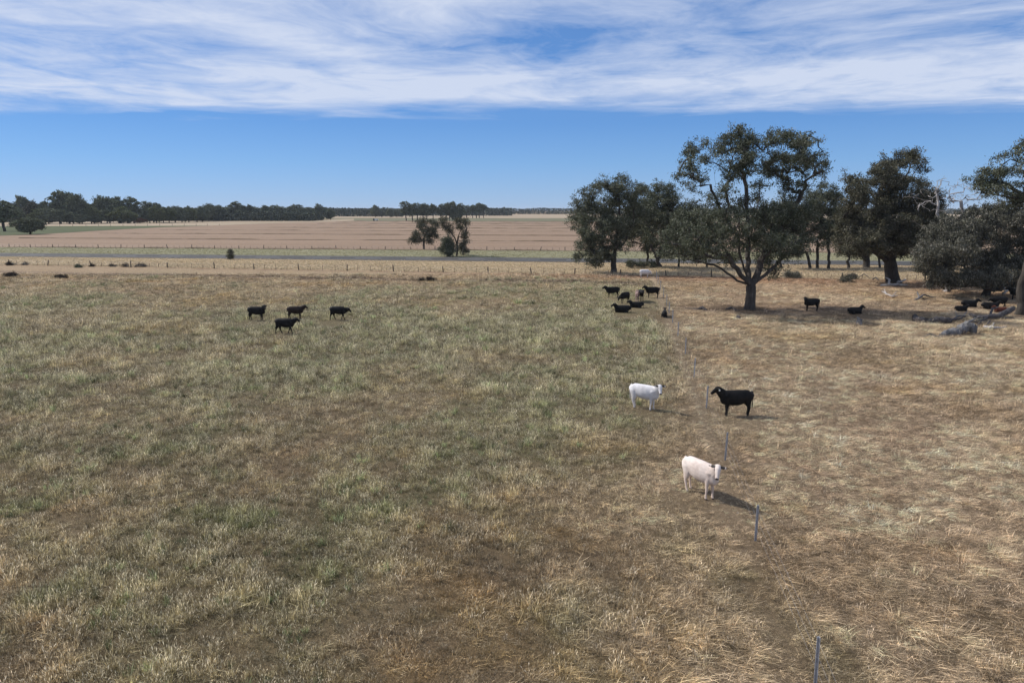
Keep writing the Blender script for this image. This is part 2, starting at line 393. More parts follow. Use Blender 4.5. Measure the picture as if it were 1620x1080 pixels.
def row_mesh(y0, x0, x1, w, h, seed, WS=WS):
    n = int((x1-x0)/2.5); x = np.linspace(x0, x1, n)
    jit = fbm(x, x*0, 6, 3, seed); hh = h*np.clip(jit*1.6-0.2, 0.12, 1.3)
    ww = w*(0.6+0.8*jit); yc = y0 + WS*x + (fbm(x, x*0+5, 40, 2, seed)-0.5)*2.5
    V = np.stack([np.stack([x, yc-ww, 0*x+0.03], -1), np.stack([x, yc-ww*0.3, hh+0.03], -1), np.stack([x, yc+ww*0.3, hh*0.9+0.03], -1), np.stack([x, yc+ww, 0*x+0.03], -1)], 1)
    V = V.reshape(-1, 3); F = []
    for i in range(n-1):
        for j in range(3): F.append((4*i+j, 4*(i+1)+j, 4*(i+1)+j+1, 4*i+j+1))
    return V, F
for k, (y0, w, h) in enumerate([(241, 0.9, 0.40), (293, 0.9, 0.42), (349, 1.2, 0.38), (404, 1.5, 0.55), (460, 1.4, 0.35), (515, 1.9, 0.5), (570, 2.0, 0.45), (622, 2.4, 0.7)]):
    V, F = row_mesh(y0, -max(110, 190 - 0*y0) if y0 < 400 else -150, 420, w, h, 300+k)
    o = link('windrow', np_mesh('windrow', V, F, True), mat=M['windrow']); tag(o, kind='structure')

V, F = row_mesh(CA.y-CA.x*cs_+0.3, -190, 160, 0.7, 0.42, 420, cs_)
tag(link('weed_row', np_mesh('weed_row', V, F, True), mat=M['windrow']), kind='structure')

# ------------------------------------------------------------------ tubes
def tube(points, radii, sides=8, cap=True, ref=(0, 0, 1)):
    P_ = np.array([tuple(p) for p in points], float); r = np.asarray(radii, float)
    n = len(P_); T = np.gradient(P_, axis=0); T /= np.linalg.norm(T, axis=1)[:, None]+1e-9
    V = []; refv = np.array(ref, float)
    if abs(np.dot(T[0], refv)) > 0.85: refv = np.array((1.0, 0.2, 0))
    for i in range(n):
        s = np.cross(T[i], refv); s /= np.linalg.norm(s)+1e-9; u = np.cross(s, T[i])
        for k in range(sides):
            a = 2*math.pi*k/sides
            V.append(P_[i] + (s*math.cos(a)+u*math.sin(a))*r[i])
    F = []
    for i in range(n-1):
        for k in range(sides):
            k2 = (k+1) % sides; F.append((i*sides+k, i*sides+k2, (i+1)*sides+k2, (i+1)*sides+k))
    if cap:
        for base, rev in ((0, True), ((n-1)*sides, False)):
            c = len(V); V.append(P_[0] if base == 0 else P_[-1])
            for k in range(sides):
                k2 = (k+1) % sides
                F.append((c, base+k2, base+k, base+k) if rev else (c, base+k, base+k2, base+k2))
    return V, F
class MB:
    def __init__(s): s.V = []; s.F = []
    def add(s, VF):
        o = len(s.V); s.V += [tuple(v) for v in VF[0]]; s.F += [tuple(i+o for i in dict.fromkeys(f)) for f in VF[1]]
    def box(s, c, d, rz=0):
        o = len(s.V); ca, sa = math.cos(rz), math.sin(rz)
        for dx in (-1, 1):
            for dy in (-1, 1):
                for dz in (-1, 1):
                    x, y = dx*d[0]/2, dy*d[1]/2
                    s.V.append((c[0]+x*ca-y*sa, c[1]+x*sa+y*ca, c[2]+dz*d[2]/2))
        for f in ((0,1,3,2),(4,6,7,5),(0,4,5,1),(2,3,7,6),(0,2,6,4),(1,5,7,3)): s.F.append(tuple(i+o for i in f))
    def mesh(s, name, mat, smooth=False):
        me = bpy.data.meshes.new(name); me.from_pydata(s.V, [], s.F); me.materials.append(mat)
        if smooth: me.polygons.foreach_set('use_smooth', [True]*len(me.polygons))
        return me
    def build(s, name, mat, parent=None, smooth=False): return link(name, s.mesh(name, mat, smooth), parent)

# ------------------------------------------------------------------ trees
class Tree:
    def __init__(s, seed):
        s.rng = np.random.default_rng(seed); s.P = []; s.par = []; s.leafpts = []; s.w = []
    def node(s, p, par):
        s.P.append(np.array(p, float)); s.par.append(par); s.w.append(0.0); return len(s.P)-1
    def path(s, start, pts, seg=0.6, wob=0.12):
        """start node index -> through pts"""
        cur = start
        for q in pts:
            q = np.array(q, float); a = s.P[cur]; d = np.linalg.norm(q-a); n = max(1, int(d/seg))
            for k in range(1, n+1):
                t = k/n; p = a + (q-a)*t
                if k < n: p = p + s.rng.normal(0, wob*min(1, d/3), 3)*math.sin(math.pi*t)
                cur = s.node(p, cur)
        return cur
    def nearest(s, q, idx=None, zpen=0.5):
        P_ = np.array(s.P) if idx is None else np.array([s.P[i] for i in idx])
        d = np.linalg.norm(P_-q, axis=1) + zpen*np.maximum(0, P_[:, 2]-q[2]+0.3)
        k = int(np.argmin(d)); return k if idx is None else idx[k]
    def limb(s, pts, seg=0.6, wob=0.12):
        pts = [np.array(p, float) for p in pts]
        if not s.P: st = s.node(pts[0], -1)
        else: st = s.nearest(pts[0], zpen=0)
        return s.path(st, pts[1:], seg, wob)
    def blob(s, c, r, dens=1.0, leafy=True, sub=0.9, seg=0.6):
        c = np.array(c, float); r = np.array(r, float)
        st = s.nearest(c, zpen=0.6)
        a = s.P[st]; midp = (a+c)/2 + np.array([0, 0, -0.06*np.linalg.norm(c-a)]) + s.rng.normal(0, 0.15, 3)
        n0 = len(s.P); s.path(st, [midp, c - np.array([0, 0, r[2]*0.35])], seg, 0.18)
        idx = [st] + list(range(n0, len(s.P)))
        vol = r[0]*r[1]*r[2]; nc = max(3, int(dens*3.4*vol**0.70/sub**1.6))
        pts = []
        for _ in range(nc):
            d = s.rng.normal(0, 1, 3); d /= np.linalg.norm(d); rr = s.rng.uniform(0.35, 1.0)**0.6
            cc = c + d*r*rr*0.92; pts.append(cc)
        pts.sort(key=lambda q: np.linalg.norm(q-a))
        for cc in pts:
            k = s.nearest(cc, idx, 0.4)
            m0 = len(s.P)
            e = s.path(k, [(s.P[k]+cc)/2 + s.rng.normal(0, 0.1, 3) + np.array([0, 0, 0.1]), cc], seg, 0.08)
            idx += list(range(m0, len(s.P)))
            for _ in range(int(s.rng.integers(5, 9))):
                q = cc + s.rng.normal(0, 0.46*sub, 3)*np.array([1, 1, 0.70])
                e2 = s.node(q, e); idx.append(e2); s.w[e2] = 1.0
                if leafy: s.leafpts.append(q)
    def wood(s, rbase, rmin=0.012, ex=0.48, big_sides=10, flare=1.5):
        n = len(s.P); P_ = np.array(s.P); par = np.array(s.par)
        w = np.array(s.w)
        for i in range(n-1, 0, -1): w[par[i]] += max(w[i], 0.3)
        r = np.maximum(rmin, rbase*(w/w[0])**ex)
        z0 = P_[0, 2]; r = r*(1 + (flare-1)*np.exp(-np.maximum(0, P_[:, 2]-z0)/0.5)*(w > 0.5*w[0]))
        D = np.zeros_like(P_); D[1:] = P_[1:]-P_[par[1:]]
        D[0] = D[1] if n > 1 else (0, 0, 1); D /= np.linalg.norm(D, axis=1)[:, None]+1e-9
        V = []; F = []; off = 0
        for mask, S in ((r > 0.10, big_sides), ((r <= 0.10) & (r > 0.03), 5), (r <= 0.03, 3)):
            e = np.nonzero(mask & (np.arange(n) > 0))[0]
            if not len(e): continue
            pe = par[e]; ang = 2*np.pi*np.arange(S)/S
            def ring(idx, rad):
                d = D[idx]; ref = np.where(np.abs(d[:, 2:3]) > 0.9, np.array([[1.0, 0.15, 0]]), np.array([[0.0, 0, 1]]))
                ref = np.broadcast_to(np.array([[0.53, 0.85, 0.07]]), d.shape)
                sd = np.cross(d, ref); sd /= np.linalg.norm(sd, axis=1)[:, None]+1e-9; u = np.cross(sd, d)
                return P_[idx][:, None] + (sd[:, None]*np.cos(ang)[None, :, None] + u[:, None]*np.sin(ang)[None, :, None])*rad[:, None, None]
            r0 = np.minimum(r[pe], r[e]*1.25)
            A = ring(pe, r0); B = ring(e, r[e])
            VV = np.concatenate([A, B], 1).reshape(-1, 3); m_ = len(e)
            base = off + np.arange(m_)[:, None]*(2*S); k = np.arange(S)[None]; k2 = (k+1) % S
            FF = np.stack([base+k, base+k2, base+S+k2, base+S+k], -1).reshape(-1, 4)
            V.append(VV); F.append(FF); off += len(VV)
        return np.concatenate(V), np.concatenate(F)
    def leaves(s, per=34, size=0.30, spread=0.40, width=0.30, droop=0.8):
        q = np.array(s.leafpts); n = len(q)*per; rng = s.rng
        c = np.repeat(q, per, 0) + rng.normal(0, spread, (n, 3))*np.array([1, 1, 0.8])
        clump = np.repeat(rng.uniform(0, 1, len(q)), per)
        ax = rng.normal(0, 1, (n, 3)); ax[:, 2] -= droop; ax /= np.linalg.norm(ax, axis=1)[:, None]
        w = np.cross(ax, rng.normal(0, 1, (n, 3))); w /= np.linalg.norm(w, axis=1)[:, None]+1e-9
        Ls = size*rng.uniform(0.6, 1.3, n)[:, None]; W = Ls*width
        V = np.stack([c-ax*Ls*0.5, c+w*W*0.5-ax*Ls*0.05, c+ax*Ls*0.5, c-w*W*0.5-ax*Ls*0.05], 1).reshape(-1, 3)
        F = np.arange(n*4).reshape(n, 4)
        shade = np.clip(0.35*clump + 0.65*rng.uniform(0, 1, n)**1.3, 0, 1)
        return V, F, shade
def build_tree(name, T, origin, rbase, leafmat, barkmat, label=None, cat='tree', group=None, per=34, size=0.3, spread=0.4, width=0.3, flare=1.5, ex=0.48, rmin=0.012, droop=0.8):
    o0 = np.array(origin)
    root = empty(name, tuple(origin)); tag(root, label, cat, group)
    V, F = T.wood(rbase, rmin=rmin, flare=flare, ex=ex)
    tr = link('trunk', np_mesh('trunk', V-o0, F, True, mat=barkmat), root)
    ch = [tr]
    if T.leafpts:
        V, F, sh = T.leaves(per, size, spread, width, droop)
        ch.append(link('crown', np_mesh('crown', V-o0, F, False, {'shade': sh}, mat=leafmat), root))
    ALLCH[root.name] = ch
    return root

def pix_tree(seed, base, limbs, blobs, Y=None, dens=1.0, sub=0.9, depth=0.5, zscale=1.0):
    """limbs: lists of (px,py,dy); blobs: (px,py,rx,ry[,dy]) read off at the tree's own distance"""
    T = Tree(seed); b0 = gp(*base); Y = b0.y if Y is None else Y
    ppm = 1080.0/Y
    xsb = [b[0] for b in blobs]; halfw = (max(xsb)-min(xsb))/2/ppm if len(xsb) > 1 else 1
    for lm in limbs:
        pts = [up(p[0], p[1], Y + (p[2] if len(p) > 2 else 0)) for p in lm]
        if lm is limbs[0]: pts[0] = Vector((pts[0].x, Y, -0.25))
        T.limb(pts)
    xm = sum(xsb)/len(xsb)
    order = sorted(blobs, key=lambda b: -b[1])
    for b in order:
        if len(b) > 4: dy = b[4]
        else:
            e = max(0.0, 1 - ((b[0]-xm)/ppm/(halfw+0.1))**2)
            dy = T.rng.uniform(-1, 1)*halfw*depth*(0.35+0.65*math.sqrt(e))
        c = up(b[0], b[1], Y+dy); rx = b[2]/ppm; rz = b[3]/ppm
        T.blob(c, (rx, (rx+rz)/2*1.1, rz), dens, True, sub)
    return T, Vector((b0.x, Y, 0.0))

if True:
    # T1: the great spreading gum
    T, o = pix_tree(101, (1185, 490), [
        [(1186, 492), (1187, 476), (1188, 463), (1188, 452)],
        [(1188, 455), (1166, 444, 0), (1150, 432, 0.5), (1130, 419, 1), (1104, 414, 1.2)],
        [(1186, 452), (1170, 432, -1), (1156, 412, -1.5), (1141, 386, -1.5), (1125, 362, -1)],
        [(1188, 452), (1182, 424, 0.3), (1184, 385, 0.6), (1183, 342, 0.5), (1181, 305, 0), (1174, 268, 0)],
        [(1184, 385), (1195, 350, -1), (1201, 315, -1.5), (1203, 285, -1)],
        [(1190, 452), (1200, 428, 1), (1211, 396, 1.5), (1222, 352, 1.5), (1236, 312, 1), (1252, 270, 0.5)],
        [(1211, 396, 1.5), (1235, 360, 2), (1262, 320, 2.5), (1285, 280, 2)],
        [(1170, 395), (1150, 352, 1), (1137, 325, 1), (1124, 292, 0.5), (1106, 258, 0)],
        [(1137, 325, 1), (1132, 290, 1), (1128, 262, 1)],
        [(1187, 450), (1177, 425, -0.5), (1169, 395, -1), (1163, 360, -1), (1160, 310, -1.2), (1166, 262, -1)],
        [(1192, 448), (1216, 430, 0.8), (1240, 406, 1.6), (1262, 372, 2)],
        [(1184, 380, 0.6), (1170, 350, 1.5), (1150, 318, 2), (1142, 285, 2)], [(1203, 420, 1), (1222, 390, -1), (1248, 345, -1.5), (1268, 300, -1.5)],
        [(1192, 462), (1203, 457, -0.5), (1208, 445, -1), (1213, 430, -1)],
    ], [(1106, 240, 21, 22), (1086, 264, 17, 19), (1098, 290, 17, 16), (1092, 276, 14, 16),
        (1172, 220, 34, 20), (1150, 232, 20, 20), (1166, 248, 30, 24), (1190, 235, 26, 22), (1186, 268, 28, 20), (1160, 276, 20, 18),
        (1241, 226, 34, 20), (1218, 224, 18, 16), (1278, 236, 22, 24), (1262, 258, 32, 26), (1226, 250, 16, 16), (1290, 262, 17, 11), (1298, 270, 10, 6),
        (1235, 282, 32, 20), (1262, 296, 26, 20), (1205, 290, 14, 10), (1150, 300, 10, 8), (1240, 318, 22, 12),
        (1197, 350, 44, 26), (1235, 360, 42, 30), (1160, 354, 32, 24), (1216, 386, 46, 24), (1182, 378, 34, 22), (1144, 384, 32, 18),
        (1103, 372, 28, 22), (1119, 400, 30, 13), (1254, 342, 30, 24), (1226, 430, 15, 13), (1243, 406, 22, 16), (1191, 325, 32, 16),
        (1134, 322, 22, 16), (1092, 334, 26, 20), (1073, 366, 26, 22), (1062, 396, 24, 14), (1090, 408, 24, 10), (1270, 375, 18, 16), (1160, 404, 22, 14), (1205, 412, 22, 12), (1128, 350, 24, 18), (1262, 326, 22, 14), (1150, 334, 22, 12), (1215, 335, 30, 18),
        (1268, 345, 20, 18), (1112, 388, 24, 14), (1135, 404, 20, 10), (1075, 345, 20, 16), (1050, 380, 20, 14), (1238, 384, 28, 18), (1258, 398, 18, 14), (1178, 240, 20, 16), (1208, 256, 20, 16), (1118, 252, 10, 14), (1255, 240, 24, 18)],
        dens=0.86, depth=0.55)
    # bare dead lower branch
    T.limb([up(1184, 458, o.y), up(1162, 456, o.y-1), up(1150, 464, o.y-1.5), up(1141, 478, o.y-2)], 0.4, 0.1)
    print('T1 leafpts', len(T.leafpts), 'nodes', len(T.P), 'Y', o.y)
    build_tree('gum_tree', T, o, 0.54, M['leaf'], M['bark'], 'tallest spreading gum tree with thick forked trunk standing alone in front of the others', 'tree', per=29, size=0.27, spread=0.22, ex=0.44)
    # T2 left clump tree
    T, o = pix_tree(102, (971, 431), [
        [(971, 431), (971, 412), (972, 392)],
        [(972, 392), (962, 366), (955, 340), (945, 315)],
        [(972, 392), (978, 360), (980, 330), (980, 300)],
        [(972, 398), (990, 380), (1002, 350), (1006, 315)],
        [(970, 405), (950, 395), (935, 380)], [(970, 410), (948, 408), (930, 402)]],
       [(966, 289, 17, 12), (982, 292, 15, 13), (1006, 299, 11, 15), (1016, 303, 6, 6), (938, 302, 17, 14), (977, 310, 25, 18), (998, 318, 17, 16), (908, 323, 9, 6),
        (926, 334, 21, 18), (949, 332, 26, 20), (977, 338, 27, 22), (1005, 338, 20, 20), (917, 358, 18, 15), (940, 362, 26, 20), (973, 360, 26, 18),
        (996, 364, 22, 16), (926, 385, 17, 17), (947, 388, 22, 17), (924, 407, 18, 11), (943, 410, 17, 12), (979, 386, 18, 12), (958, 398, 14, 14), (917, 341, 12, 14)],
        dens=1.05, sub=1.1, depth=0.6)
    build_tree('gum_tree', T, o, 0.48, M['leaf'], M['bark_dark'], 'bushy gum at the left end of the right hand clump, beside the road fence', 'tree', group=None, per=30, size=0.36, spread=0.28)
    # T3
    T, o = pix_tree(103, (1045, 424), [
        [(1045, 424), (1040, 410), (1030, 390)], [(1030, 390), (1034, 360), (1045, 330)],
        [(1040, 410), (1052, 392), (1058, 360), (1062, 330)], [(1030, 390), (1018, 360), (1015, 340)]],
       [(1049, 302, 22, 14), (1033, 314, 20, 15), (1064, 311, 18, 14), (1020, 327, 15, 16), (1042, 330, 26, 20), (1060, 337, 24, 20),
        (1028, 347, 22, 18), (1042, 358, 24, 18), (1024, 372, 18, 12), (1042, 378, 20, 11), (1041, 395, 9, 11), (1077, 350, 22, 24), (1072, 376, 20, 18), (1085, 330, 16, 16), (1058, 398, 16, 12), (1085, 395, 18, 14), (1030, 392, 14, 10), (1100, 360, 18, 20), (1008, 355, 14, 20)],
        dens=1.0, sub=1.1, depth=0.7)
    build_tree('gum_tree', T, o, 0.34, M['leaf'], M['bark_dark'], 'gum tree with a forked leaning stem behind the far white cow', 'tree', per=30, size=0.36, spread=0.28)
    # thinner tree between
    T, o = pix_tree(104, (1024, 421), [[(1024, 421), (1024, 400), (1022, 375), (1020, 345)]],
       [(1018, 345, 16, 16), (1010, 365, 16, 14), (1026, 384, 14, 12), (1001, 378, 12, 14)], dens=0.9, sub=1.1)
    build_tree('gum_tree', T, o, 0.22, M['leaf'], M['bark_dark'], 'slim straight dark gum between the bushy left gum and the forked one', 'tree', per=24, size=0.44, spread=0.44)
    # slim stems between the big gums, by the road
    for k, (bx, by, lean, top, bl, lab) in enumerate([
        (1282, 424, -15, 330, [(1268, 352, 22, 20), (1255, 372, 18, 18), (1278, 332, 20, 18), (1262, 395, 12, 10)], 'leaning thin stemmed gum just right of the great spreading gum'),
        (1293, 424, 2, 315, [(1300, 305, 24, 16), (1282, 322, 20, 18), (1318, 325, 22, 20), (1298, 342, 30, 20), (1310, 364, 26, 16), (1288, 375, 18, 12)], 'dark crowned gum with twin stems in the gap between the two big gums'),
        (1312, 425, -3, 350, [(1312, 362, 18, 14), (1325, 350, 18, 16), (1308, 384, 12, 8)], 'single thin stemmed young gum near the road, between the big gums'),
        (1342, 424, 3, 345, [(1340, 350, 26, 20), (1352, 372, 26, 18), (1332, 375, 20, 14), (1346, 394, 20, 9), (1330, 330, 20, 18)], 'low branched gum on the left of the second big gum'),
        (1371, 423, -1, 350, [(1372, 350, 24, 22), (1385, 375, 20, 16), (1362, 385, 18, 12)], 'thick dark trunked gum half hidden behind the second big gum')]):
        T, o = pix_tree(110+k, (bx, by), [[(bx, by), (bx+lean*0.3, by-20), (bx+lean*0.7, (by+top)/2), (bx+lean, top)]], bl, dens=1.0, sub=1.1, depth=0.9)
        build_tree('gum_tree', T, o, 0.26 if k != 4 else 0.6, M['leaf'], M['bark_dark'], lab, 'tree', per=30, size=0.36, spread=0.28, flare=1.2)
    for k, (bx, by, top, bl, lab) in enumerate([
        (1075, 423, 345, [(1070, 352, 22, 18), (1088, 360, 20, 18), (1078, 378, 22, 14), (1064, 395, 14, 8)], 'slim gum standing behind the left arm of the great gum'),
        (1118, 423, 340, [(1112, 345, 24, 20), (1130, 352, 22, 20), (1120, 372, 24, 16), (1110, 392, 16, 8)], 'gum seen through the left side of the great gum, near the road'),
        (1236, 424, 330, [(1236, 335, 26, 20), (1222, 355, 20, 18), (1250, 352, 22, 20), (1238, 376, 24, 14), (1250, 395, 12, 8)], 'thin gum just right behind the great gum trunk'),
        (1478, 425, 345, [(1470, 350, 24, 16), (1490, 356, 22, 18), (1462, 374, 22, 16), (1482, 388, 24, 16), (1466, 400, 14, 8)], 'dark gum behind the gap between the old gum and the low drooping gum'),
        (1392, 424, 350, [(1392, 352, 20, 18), (1402, 375, 18, 16), (1388, 394, 14, 8)], 'thin stem tucked against the left side of the massive trunk')]):
        T, o = pix_tree(160+k, (bx, by), [[(bx, by), (bx-2, by-20), (bx+2, (by+top)/2), (bx, top)]], bl, dens=1.0, sub=1.2, depth=0.9)
        build_tree('gum_tree', T, o, 0.20, M['leaf'], M['bark_dark'], lab, 'tree', per=30, size=0.38, spread=0.3, flare=1.2)
    # T5 old gum with massive trunk
    T, o = pix_tree(105, (1413, 448), [
        [(1414, 449), (1410, 430), (1408, 412), (1412, 385)],
        [(1412, 385), (1420, 350), (1430, 310), (1428, 268)], [(1408, 418), (1388, 400), (1368, 390), (1350, 375)],
        [(1412, 390), (1395, 350), (1385, 310)], [(1412, 400), (1435, 370), (1455, 345), (1470, 315)], [(1430, 310), (1445, 275), (1455, 255)]],
       [(1427, 252, 24, 14), (1450, 250, 15, 12), (1460, 262, 8, 12), (1397, 262, 19, 14), (1413, 276, 32, 18), (1343, 282, 13, 10), (1360, 298, 24, 18), (1390, 296, 32, 20),
        (1433, 300, 28, 22), (1467, 303, 17, 16), (1477, 323, 17, 18), (1353, 322, 24, 20), (1387, 326, 34, 22), (1423, 326, 32, 22), (1457, 332, 28, 22),
        (1347, 352, 28, 20), (1380, 356, 34, 22), (1420, 356, 34, 22), (1453, 360, 30, 20), (1340, 380, 26, 16), (1373, 380, 28, 17), (1413, 378, 34, 14), (1447, 382, 28, 16), (1333, 398, 14, 9), (1465, 345, 20, 20), (1395, 392, 24, 12, -3), (1440, 395, 24, 14, -1), (1470, 370, 22, 18, 1), (1360, 395, 20, 10, -1)],
        dens=1.15, sub=1.05, depth=0.6)
    build_tree('gum_tree', T, o, 0.90, M['leaf_olive'], M['bark_dark'], 'old gum with massive dark trunk and bleached fallen wood at its foot', 'tree', per=34, size=0.34, spread=0.27, ex=0.52)
    # T6 dead grey tree
    T = Tree(106); b0 = gp(1500, 450); Y = 92.0
    def U(px, py, dy=0): return up(px, py, Y+dy)
    b0 = U(1500, 445); b0.z = -0.2
    T.limb([b0, U(1500, 420), U(1499, 395), U(1497, 380)], 0.5, 0.1)
    T.limb([U(1497, 380), U(1478, 377), U(1470, 368), U(1458, 358), U(1443, 348)], 0.5, 0.06)
    T.limb([U(1497, 380), U(1512, 360), U(1516, 350), U(1524, 337), U(1521, 326), U(1520, 312)], 0.5, 0.1)
    T.limb([U(1497, 380), U(1490, 356), U(1482, 338), U(1484, 318), U(1480, 300), U(1484, 285)], 0.5, 0.15)
    for (x, y, rx, ry, n) in [(1484, 292, 16, 16, 24), (1470, 312, 22, 14, 24), (1460, 322, 18, 10, 14), (1500, 312, 16, 10, 18), (1522, 300, 16, 14, 30), (1540, 308, 22, 12, 30), (1545, 296, 14, 10, 14), (1510, 330, 20, 12, 18), (1545, 332, 16, 10, 14)]:
        for _ in range(n):
            d = T.rng.normal(0, 0.55, 3); c = np.array(U(x+d[0]*rx, y+d[2]*ry, d[1]*1.5))
            k = T.nearest(c, zpen=0.3)
            mp = (T.P[k]+c)/2 + T.rng.normal(0, 0.28, 3); e = T.path(k, [mp, c], 0.45, 0.14); T.w[e] = 1.0
    T.w[1] = 1
    root = build_tree('dead_tree', T, Vector((b0.x, Y, 0)), 0.30, None, M['deadwood'], 'dead tree with bare bleached twisting limbs between the old gum and the right edge', 'dead tree', rmin=0.020, ex=0.62)
    # T7 tall tree at right edge
    T, o = pix_tree(107, (1612, 498), [
        [(1613, 499), (1615, 470), (1620, 440), (1630, 400)], [(1630, 400), (1634, 340), (1625, 290), (1605, 250)],
        [(1630, 400), (1645, 330), (1655, 280)], [(1630, 310), (1604, 300), (1575, 282)], [(1630, 400), (1610, 385), (1592, 372)]],
       [(1600, 245, 19, 17), (1617, 236, 20, 17), (1567, 268, 15, 10), (1556, 280, 9, 12), (1587, 272, 14, 11), (1608, 268, 19, 12), (1598, 308, 14, 6), (1612, 312, 16, 8),
        (1553, 302, 6, 6), (1640, 240, 26, 24), (1665, 270, 30, 28), (1640, 300, 26, 20), (1690, 310, 30, 30), (1660, 350, 36, 26), (1580, 292, 8, 7), (1618, 292, 14, 9), (1605, 322, 12, 7), (1575, 300, 7, 6), (1562, 292, 7, 8), (1548, 290, 6, 9)],
        dens=0.72, depth=0.6)
    build_tree('gum_tree', T, o, 0.41, M['leaf'], M['bark_dark'], 'tall gum at the right edge with open drooping top and dark trunk', 'tree', per=30, size=0.27, spread=0.22, ex=0.6)
    # T8 low drooping mass
    T, o = pix_tree(108, (1560, 455), [
        [(1560, 455), (1562, 435), (1560, 410)], [(1560, 410), (1530, 385), (1500, 380)], [(1560, 410), (1565, 370), (1570, 345)], [(1560, 410), (1590, 385), (1610, 375)]],
       [(1567, 334, 28, 9), (1515, 350, 24, 12), (1580, 346, 38, 13), (1617, 344, 28, 14), (1490, 385, 28, 18), (1515, 378, 34, 20), (1553, 370, 40, 22), (1593, 372, 38, 22),
        (1472, 405, 20, 15), (1489, 422, 26, 15), (1513, 410, 34, 20), (1553, 410, 38, 20), (1593, 405, 38, 20), (1495, 438, 18, 9), (1470, 424, 13, 13),
        (1522, 434, 22, 9), (1563, 430, 34, 10), (1613, 420, 28, 16), (1635, 380, 28, 26), (1665, 400, 30, 26), (1502, 447, 8, 8), (1545, 440, 22, 10, -4), (1575, 440, 24, 12, -4.5), (1525, 442, 20, 9, -4), (1600, 436, 20, 12, -3), (1480, 436, 16, 10, -2), (1560, 448, 14, 6, -5), (1515, 395, 30, 20, -4), (1470, 395, 22, 20, 2), (1490, 360, 20, 14, 3), (1535, 358, 24, 12, 3), (1464, 398, 16, 16, 0), (1460, 420, 13, 15, -1), (1474, 440, 14, 10, -2), (1476, 376, 18, 16, 1), (1590, 330, 24, 9, 1), (1612, 326, 22, 10, 0), (1545, 340, 20, 8, 2), (1572, 452, 10, 7, -3), (1600, 448, 12, 8, -2)],
        Y=88.0, dens=1.15, depth=0.55)
    build_tree('gum_tree', T, o, 0.42, M['leaf_grey'], M['bark_dark'], 'low wide gum with drooping grey foliage almost touching the ground at the right', 'tree', per=34, size=0.32, spread=0.24, droop=1.8)

    # the pair of small trees and bushes by the far verge
    T, o = pix_tree(120, (671, 394.5), [[(671, 394.5), (670.5, 385), (670.5, 372)], [(670.5, 372), (668, 358), (667, 350)], [(671, 374), (680, 364), (686, 356)], [(670.5, 382), (660, 380), (655, 380)], [(671, 382), (682, 380), (690, 377)]],
       [(667, 351, 7, 6), (664, 358, 5, 5), (676, 362, 6, 5), (689, 357, 5, 6), (683, 351, 4, 3), (661, 370, 6, 4), (655, 380, 7, 5.5), (665, 377, 6, 4), (680, 375, 6, 5), (690, 373, 4, 4), (681, 382, 6, 2.5), (672, 368, 5, 4), (686, 366, 4, 4)], dens=1.5, sub=1.0, depth=0.7)
    build_tree('small_tree', T, o, 0.26, M['leaf_olive'], M['bark_dark'], 'small tree with lopsided crown and bare straight trunk at the stubble fence', 'tree', per=30, size=0.42, spread=0.36, flare=1.1)
    T, o = pix_tree(121, (722, 405), [[(722, 405), (724, 396), (722, 384), (719, 372)], [(719, 374), (712, 366), (706, 356)], [(723, 386), (725, 374), (730, 360), (728, 350)], [(719, 372), (717, 364), (713, 358)], [(719, 372), (721, 362), (719, 355)]],
       [(702, 350, 6, 6), (707, 358, 6, 6), (710, 366, 4, 4), (728, 350, 8, 5), (736, 352, 6, 4), (730, 360, 6, 5), (735, 373, 5, 7)], dens=1.4, sub=0.9, depth=0.7)
    build_tree('small_tree', T, o, 0.24, M['leaf_olive'], M['bark_dark'], 'small tree with wide forked open crown above bushes beyond the road', 'tree', per=28, size=0.38, spread=0.34, flare=1.1)
    T, o = pix_tree(122, (711, 406), [[(711, 406), (711, 400), (710, 392)]], [(707, 384, 9, 8), (713, 392, 8, 8), (703, 394, 8, 8), (712, 401, 8, 5), (709, 377, 6, 5)], dens=1.6, sub=0.9)
    build_tree('bush', T, o, 0.12, M['leaf'], M['bark_dark'], 'rounded dark bush at the left foot of the forked small tree', 'bush', per=30, size=0.36, spread=0.3, flare=1.0)
    T, o = pix_tree(123, (732, 404), [[(732, 404), (733, 396), (733, 388)]], [(733, 384, 6, 8), (731, 394, 6, 8), (735, 398, 5, 6)], dens=1.5, sub=0.9)
    build_tree('bush', T, o, 0.10, M['leaf_grey'], M['bark_dark'], 'looser grey bush at the right foot of the forked small tree', 'bush', per=26, size=0.36, spread=0.3, flare=1.0)
    # lone conical shrub by the road
    T, o = pix_tree(124, (364, 410.5), [[(364, 410.5), (364, 402), (364, 396)]], [(364, 396.5, 1.8, 2.2), (364.3, 400, 3, 3), (363.8, 404.5, 4.2, 3.2), (364.5, 407.5, 5, 2.2)], dens=2.2, sub=0.55)
    build_tree('conical_shrub', T, o, 0.08, M['leaf_olive'], M['bark_dark'], 'lone small cone shaped evergreen shrub at the near edge of the road', 'shrub', per=34, size=0.22, spread=0.18, flare=1.0)
